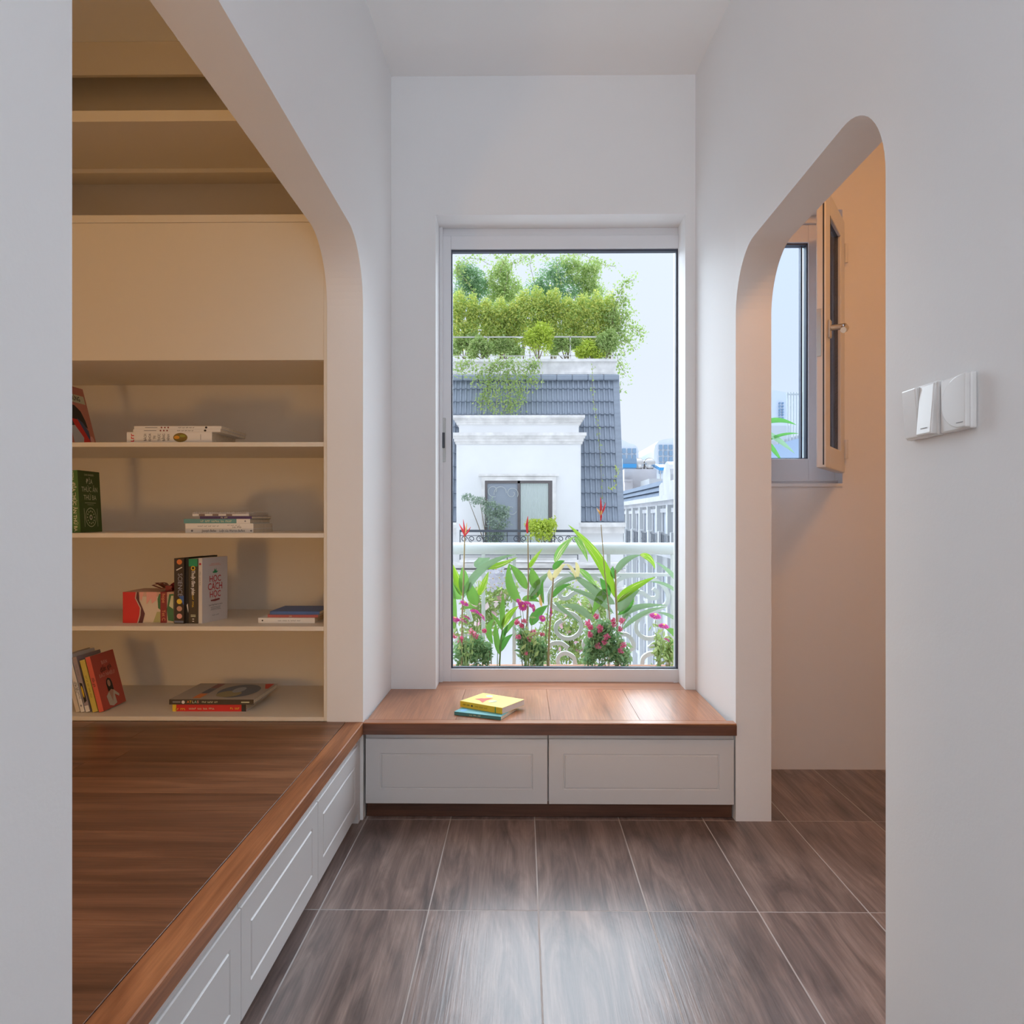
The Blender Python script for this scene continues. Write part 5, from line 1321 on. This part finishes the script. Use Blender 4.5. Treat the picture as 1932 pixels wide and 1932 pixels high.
# young leafy shoot between
Y = 3.60
o = plant('heliconia', 'young heliconia shoot without flower between the pink bushes', 'plant', 942, Y)
stalk(o, [None, (945, 1215), (948, 1180)], 0.006, Y)
for pts, wd, k in (([(948, 1185), (946, 1155), (950, 1118)], 11, 'g'), ([(948, 1186), (955, 1160), (980, 1142)], 13, 'b'), ([(942, 1235), (934, 1200), (935, 1175)], 12, 'g'), ([(944, 1230), (948, 1210), (968, 1196)], 13, 'd'), ([(930, 1215), (912, 1185), (935, 1165)], 12, 'g'), ([(950, 1200), (965, 1170), (985, 1162)], 9, 'g'), ([(944, 1215), (952, 1190), (958, 1178)], 9, 'd'), ([(948, 1190), (940, 1170), (925, 1155)], 7, 'g')):
    blade(o, pts, wd, LM[k], Y)

# middle heliconia
Y = 3.56
o = plant('heliconia', 'heliconia left of the window middle with one narrow red bract', 'plant', 990, Y)
stalk(o, [None, (994, 1180), (997, 1100), (996, 1010)], 0.0075, Y, STEMB)
for pts, wd, k in (([(984, 1138), (955, 1110), (961, 1062)], 19, 'g'), ([(994, 1112), (982, 1085), (961, 1064)], 17, 'g'), ([(1000, 1126), (1010, 1105), (1038, 1078)], 16, 's'), ([(998, 1072), (1004, 1060), (1024, 1034)], 9, 'b'), ([(1015, 1112), (1005, 1092), (1003, 1070)], 20, 'g'), ([(1002, 1180), (1010, 1158), (1034, 1142)], 20, 'd'), ([(985, 1132), (1000, 1124), (1018, 1136)], 12, 'g'), ([(1000, 1130), (1015, 1120), (1022, 1100)], 14, 'd'), ([(1018, 1128), (1012, 1118), (1010, 1112)], 8, 'y')):
    blade(o, pts, wd, LM[k], Y)
f = empty('flower', at(995.5, 1000, Y) - o.location, parent=o)
MB().tube([at(995, 1006, Y) - o.location - f.location, at(994, 992, Y) - o.location - f.location, at(996, 974, Y) - o.location - f.location], [0.004, 0.0075, 0.001], 7).build('bract', LM['r'], f, smooth=True)

# cream-leaved one with dry leaves
Y = 3.50
o = plant('heliconia', 'heliconia with cream and dry yellow leaves in the window middle', 'plant', 1034, Y)
stalk(o, [None, (1036, 1200), (1041, 1130), (1044, 1090)], 0.009, Y, STEMB)
stalk(o, [None, (1030, 1200), (1036, 1120)], 0.006, Y + 0.03)
for pts, wd, k in (([(1044, 1094), (1052, 1070), (1068, 1064)], 11, 'y'), ([(1043, 1096), (1034, 1084), (1037, 1074)], 9, 'y'), ([(1047, 1062), (1056, 1032), (1084, 1012)], 15, 'v'), ([(1083, 1013), (1100, 1025), (1109, 1060)], 12, 'v'), ([(1026, 1140), (1018, 1110), (1026, 1092)], 7, 'd'), ([(1022, 1145), (1018, 1130), (1022, 1118)], 6, 'o'), ([(1043, 1128), (1052, 1106), (1078, 1102)], 11, 'd'), ([(1044, 1075), (1050, 1062), (1066, 1058)], 12, 'd'), ([(1045, 1110), (1075, 1085), (1100, 1092)], 9, 's'), ([(1068, 1064), (1085, 1075), (1088, 1098)], 7, 'y'), ([(1046, 1135), (1060, 1150), (1095, 1175)], 8, 's')):
    blade(o, pts, wd, LM[k], Y)

# main heliconia
Y = 3.54
o = plant('heliconia', 'largest heliconia right of the window middle with a tall red and yellow flower', 'plant', 1164, Y)
stalk(o, [None, (1165, 1190), (1162, 1120), (1161, 1075)], 0.010, Y, STEMB)
stalk(o, [None, (1152, 1180), (1141, 1080), (1134, 990)], 0.005, Y - 0.03, STEMB)
for pts, wd, k in (([(1160, 1128), (1142, 1050), (1072, 990)], 19, 'b'), ([(1163, 1137), (1180, 1112), (1238, 1088)], 16, 'b'), ([(1160, 1085), (1172, 1052), (1210, 1047)], 13, 's'), ([(1207, 1047), (1228, 1047), (1236, 1074)], 12, 'b'), ([(1160, 1140), (1130, 1120), (1072, 1078)], 18, 's'), ([(1168, 1155), (1175, 1130), (1208, 1112)], 22, 's'), ([(1174, 1168), (1185, 1138), (1260, 1142)], 12, 's'), ([(1172, 1190), (1205, 1150), (1258, 1145)], 10, 's'), ([(1146, 1112), (1130, 1125), (1118, 1160)], 18, 'g'),
                   ([(1150, 1125), (1142, 1105), (1132, 1090)], 15, 'd'), ([(1158, 1158), (1125, 1120), (1058, 1106)], 10, 's'), ([(1118, 1172), (1095, 1140), (1060, 1142)], 14, 's'), ([(1160, 1092), (1152, 1080), (1157, 1068)], 10, 'd'), ([(1165, 1160), (1190, 1148), (1196, 1128)], 10, 'd'), ([(1090, 1073), (1110, 1085), (1128, 1112)], 12, 'v'), ([(1086, 1060, -0.02), (1094, 1078, -0.02), (1086, 1098, -0.02)], 8, 'y'), ([(1175, 1180), (1182, 1150), (1190, 1165)], 9, 's')):
    blade(o, pts, wd, LM[k], Y)
heliconia_flower(o, 1133, 962, Y - 0.03, 1.0, True)
# leaves reaching in from a plant beyond the right jamb
Y = 3.55
o = plant('heliconia', 'heliconia half hidden behind the right window jamb', 'plant', 1290, Y)
stalk(o, [None, (1292, 1190), (1290, 1120)], 0.008, Y)
for pts, wd, k in (([(1288, 1110), (1265, 1075), (1236, 1060)], 9, 's'), ([(1290, 1130), (1260, 1095), (1225, 1098)], 7, 's'), ([(1290, 1180), (1262, 1155), (1240, 1156)], 7, 's'), ([(1288, 1262), (1280, 1230), (1262, 1205)], 14, 'g'), ([(1290, 1215), (1275, 1190), (1255, 1186)], 15, 'g'), ([(1285, 1265), (1275, 1245), (1277, 1228)], 10, 'y')):
    blade(o, pts, wd, LM[k], Y)
o = plant('heliconia', 'green plant outside the side room window', 'plant', 1500, 3.7)
stalk(o, [None, (1440, 1100), (1438, 850)], 0.010, 3.7)
for pts, wd, k in (([(1438, 800), (1465, 785), (1503, 802)], 10, 'd'), ([(1440, 812), (1470, 830), (1500, 856)], 12, 's'), ([(1440, 835), (1475, 815), (1508, 818)], 6, 'd'), ([(1440, 825), (1460, 850), (1475, 870)], 10, 'd')):
    blade(o, pts, wd, LM[k], 3.7, name='leaf')

PINK1, PINK2, PINK3 = leaf_mat('zinnia_pink', (0.78, 0.16, 0.52), (0.72, 0.10, 0.42), rough=0.6), leaf_mat('pentas_rose', (0.78, 0.14, 0.28), (0.82, 0.32, 0.44), rough=0.6), leaf_mat('phlox_white', (0.58, 0.54, 0.68), (0.64, 0.61, 0.72), rough=0.6, trans=0.2)
CENT = mat('flower_centre', (0.75, 0.48, 0.10), 0.7)
def zinnia_head(o, px, py, Y, r_px, tilt, m_):
    p = at(px, py, Y) - o.location
    h = empty('flower_head', p, (tilt, 0, rng.uniform(0, 3)), o)
    r = r_px * Y / F_PX
    mb = MB()
    for ring, (rr, zz, n_) in enumerate(((1.0, 0.0, 14), (0.72, 0.18, 11), (0.45, 0.30, 8))):
        for k in range(n_):
            a = 2 * math.pi * (k + 0.5 * ring) / n_
            d_ = Vector((math.cos(a), math.sin(a), 0)); s = Vector((-math.sin(a), math.cos(a), 0)) * (r * 0.20)
            mb.add([d_ * r * 0.15 + Vector((0, 0, zz * r)), d_ * r * rr * 0.7 + s + Vector((0, 0, (zz + 0.10) * r)), d_ * r * rr + Vector((0, 0, zz * r)), d_ * r * rr * 0.7 - s + Vector((0, 0, (zz + 0.10) * r))], [(0, 1, 2, 3)])
    mb.build('petals', m_, h)
    MB().lathe([(0.02 * r, 0.42 * r), (0.20 * r, 0.40 * r), (0.26 * r, 0.28 * r), (0.1 * r, 0.2 * r)], seg=8).build('centre', CENT, h)
def zinnia(label, base_px, Y, heads):
    o = plant('zinnia', label, 'flowering plant', base_px, Y)
    pts = []
    for (px, py, r_, tl) in heads:
        stalk(o, [None, ((base_px + px) / 2, 1210), (px, py + 3)], 0.003, Y)
        zinnia_head(o, px, py, Y, r_ * 1.3, tl + 0.25, PINK1)
        for q in range(5):
            t = rng.uniform(0.2, 0.85)
            a = at(base_px + (px - base_px) * t, 1258 + (py - 1258) * t, Y) - o.location
            pts.append(a + Vector((rng.normal() * 0.012, rng.normal() * 0.012, 0)))
    cloud_obj('foliage', [leaf_cloud(pts, 0.020, 0.40)], L_MID, o)
zinnia('pink zinnias in the lower left corner of the big window', 880, 3.46, [(876, 1139, 8, 0.3), (896, 1155, 9, 0.2), (908, 1164, 9, 0.6), (858, 1169, 9, 0.1), (872, 1172, 9, 0.2), (881, 1166, 7, 0.3), (857, 1174, 7, 0.2)])
zinnia('pink zinnias in front of the heliconia left of the window middle', 996, 3.48, [(986, 1144, 8, 1.0), (997, 1141, 9, 0.5), (1006, 1147, 7, 1.2), (1038, 1155, 8, 1.3), (1023, 1167, 6, 0.8), (980, 1136, 7, 0.6)])
zinnia('pink zinnias in the lower right corner of the big window', 1242, 3.50, [(1236, 1163, 10, 0.15), (1252, 1182, 9, 0.1), (1258, 1208, 6, 0.3)])

def pentas(label, lobes, heads, Y, n_, m_, size=0.014):
    cx = sum(l[0] for l in lobes) / len(lobes)
    o = plant('pentas_bush', label, 'flowering bush', cx, Y)
    cl = []
    area = sum(l[2] * l[3] for l in lobes)
    sc_ = Y / F_PX
    for (px, py, rx, ry) in lobes:
        cl.append(leaf_cloud(blob(at(px, py, Y) - o.location, (rx * sc_, 0.05, ry * sc_), int(n_ * rx * ry / area), 0.2), size, 0.34, -0.2))
    cloud_obj('foliage', cl, m_, o)
    mb = MB()
    for k in range(9):
        px, py, rx, ry = lobes[k % len(lobes)]
        c = at(px + rng.uniform(-rx, rx) * 0.6, py - rng.uniform(0, ry) * 0.8, Y) - o.location
        mb.tube([(c.x * 0.7, 0, 0), (c.x * 0.9, 0, c.z * 0.5), (c.x, 0, c.z)], 0.0022, 4)
    mb.build('stems', STEMB, o)
    for (px, py, r_) in heads:
        c = at(px, py, Y - 0.045) - o.location
        hd_ = cloud_obj('flower_head', [leaf_cloud(blob((0, 0, 0), (r_ * sc_,) * 3, 46, 0.55), 0.0065, 0.75)], PINK2, o, kind=None)
        hd_.location = c
pentas('rose pink pentas bush in the lower left corner of the window', [(870, 1228, 18, 34), (898, 1225, 22, 36), (918, 1232, 14, 26)], [(889, 1193, 6), (898, 1199, 6), (858, 1200, 5), (870, 1206, 5), (914, 1191, 4)], 3.55, 1300, L_PENT, 0.016)
pentas('rose pink pentas bush under the heliconia left of the window middle', [(995, 1225, 22, 34), (1018, 1230, 18, 32), (985, 1205, 14, 24)], [(976, 1174, 5), (989, 1172, 5), (984, 1181, 5), (978, 1201, 5), (1006, 1193, 6), (999, 1205, 5), (993, 1233, 4), (1022, 1197, 4)], 3.53, 1300, L_PENT, 0.016)
pentas('dense dark green bush with rose flowers right of the window middle', [(1125, 1215, 26, 44), (1155, 1222, 26, 38), (1140, 1195, 24, 28), (1178, 1240, 16, 22), (1112, 1240, 16, 24)], [(1125, 1163, 5), (1109, 1176, 6), (1114, 1184, 5), (1113, 1197, 5), (1132, 1183, 5), (1132, 1190, 4), (1144, 1201, 6), (1140, 1211, 6), (1128, 1218, 6), (1173, 1171, 6), (1157, 1170, 4), (1170, 1187, 5), (1159, 1178, 5), (1176, 1217, 6), (1171, 1228, 5)], 3.50, 2200, L_PENT, 0.016)
pentas('thin leafy stems in the lower right corner of the window', [(1243, 1225, 12, 40), (1262, 1228, 12, 36)], [], 3.58, 330, L_MID, 0.018)

o = plant('phlox', 'white phlox cluster on the balcony behind the left leaves', 'flowering plant', 938, 3.66)
stalk(o, [None, (940, 1180), (942, 1110)], 0.003, 3.66)
for (px, py) in ((925, 1081), (936, 1074), (946, 1078), (930, 1092), (942, 1090), (953, 1090), (962, 1098), (933, 1103), (948, 1101), (926, 1108), (958, 1106)):
    p = at(px, py, 3.64 + rng.uniform(-0.02, 0.02)) - o.location
    h = empty('flower_head', p, (rng.uniform(0.9, 1.7), rng.uniform(-0.4, 0.4), 0), o)
    mb = MB()
    for k in range(5):
        a = 2 * math.pi * k / 5
        mb.add([(0, 0, 0)] + [(0.025 * rr * math.cos(a + da), 0.025 * rr * math.sin(a + da), 0.002) for rr, da in ((0.6, -0.5), (1.0, -0.35), (1.08, 0), (1.0, 0.35), (0.6, 0.5))], [(0, 1, 2, 3, 4, 5)])
    mb.build('petals', PINK3, h)
    MB().lathe([(0.001, 0.004), (0.003, 0.003), (0.003, 0.001)], seg=6).build('centre', CENT, h)

# ------------------------------------------------------------------ lettering becomes plain mesh
bpy.context.view_layer.update()
dg = bpy.context.evaluated_depsgraph_get()
for ob in [o for o in SC.objects if o.type == 'FONT']:
    me = bpy.data.meshes.new_from_object(ob.evaluated_get(dg))
    nm, par, ml = ob.name, ob.parent, ob.matrix_local.copy()
    cu = ob.data
    bpy.data.objects.remove(ob); bpy.data.curves.remove(cu)
    o = bpy.data.objects.new(nm, me); C.objects.link(o)
    o.parent = par; o.matrix_local = ml
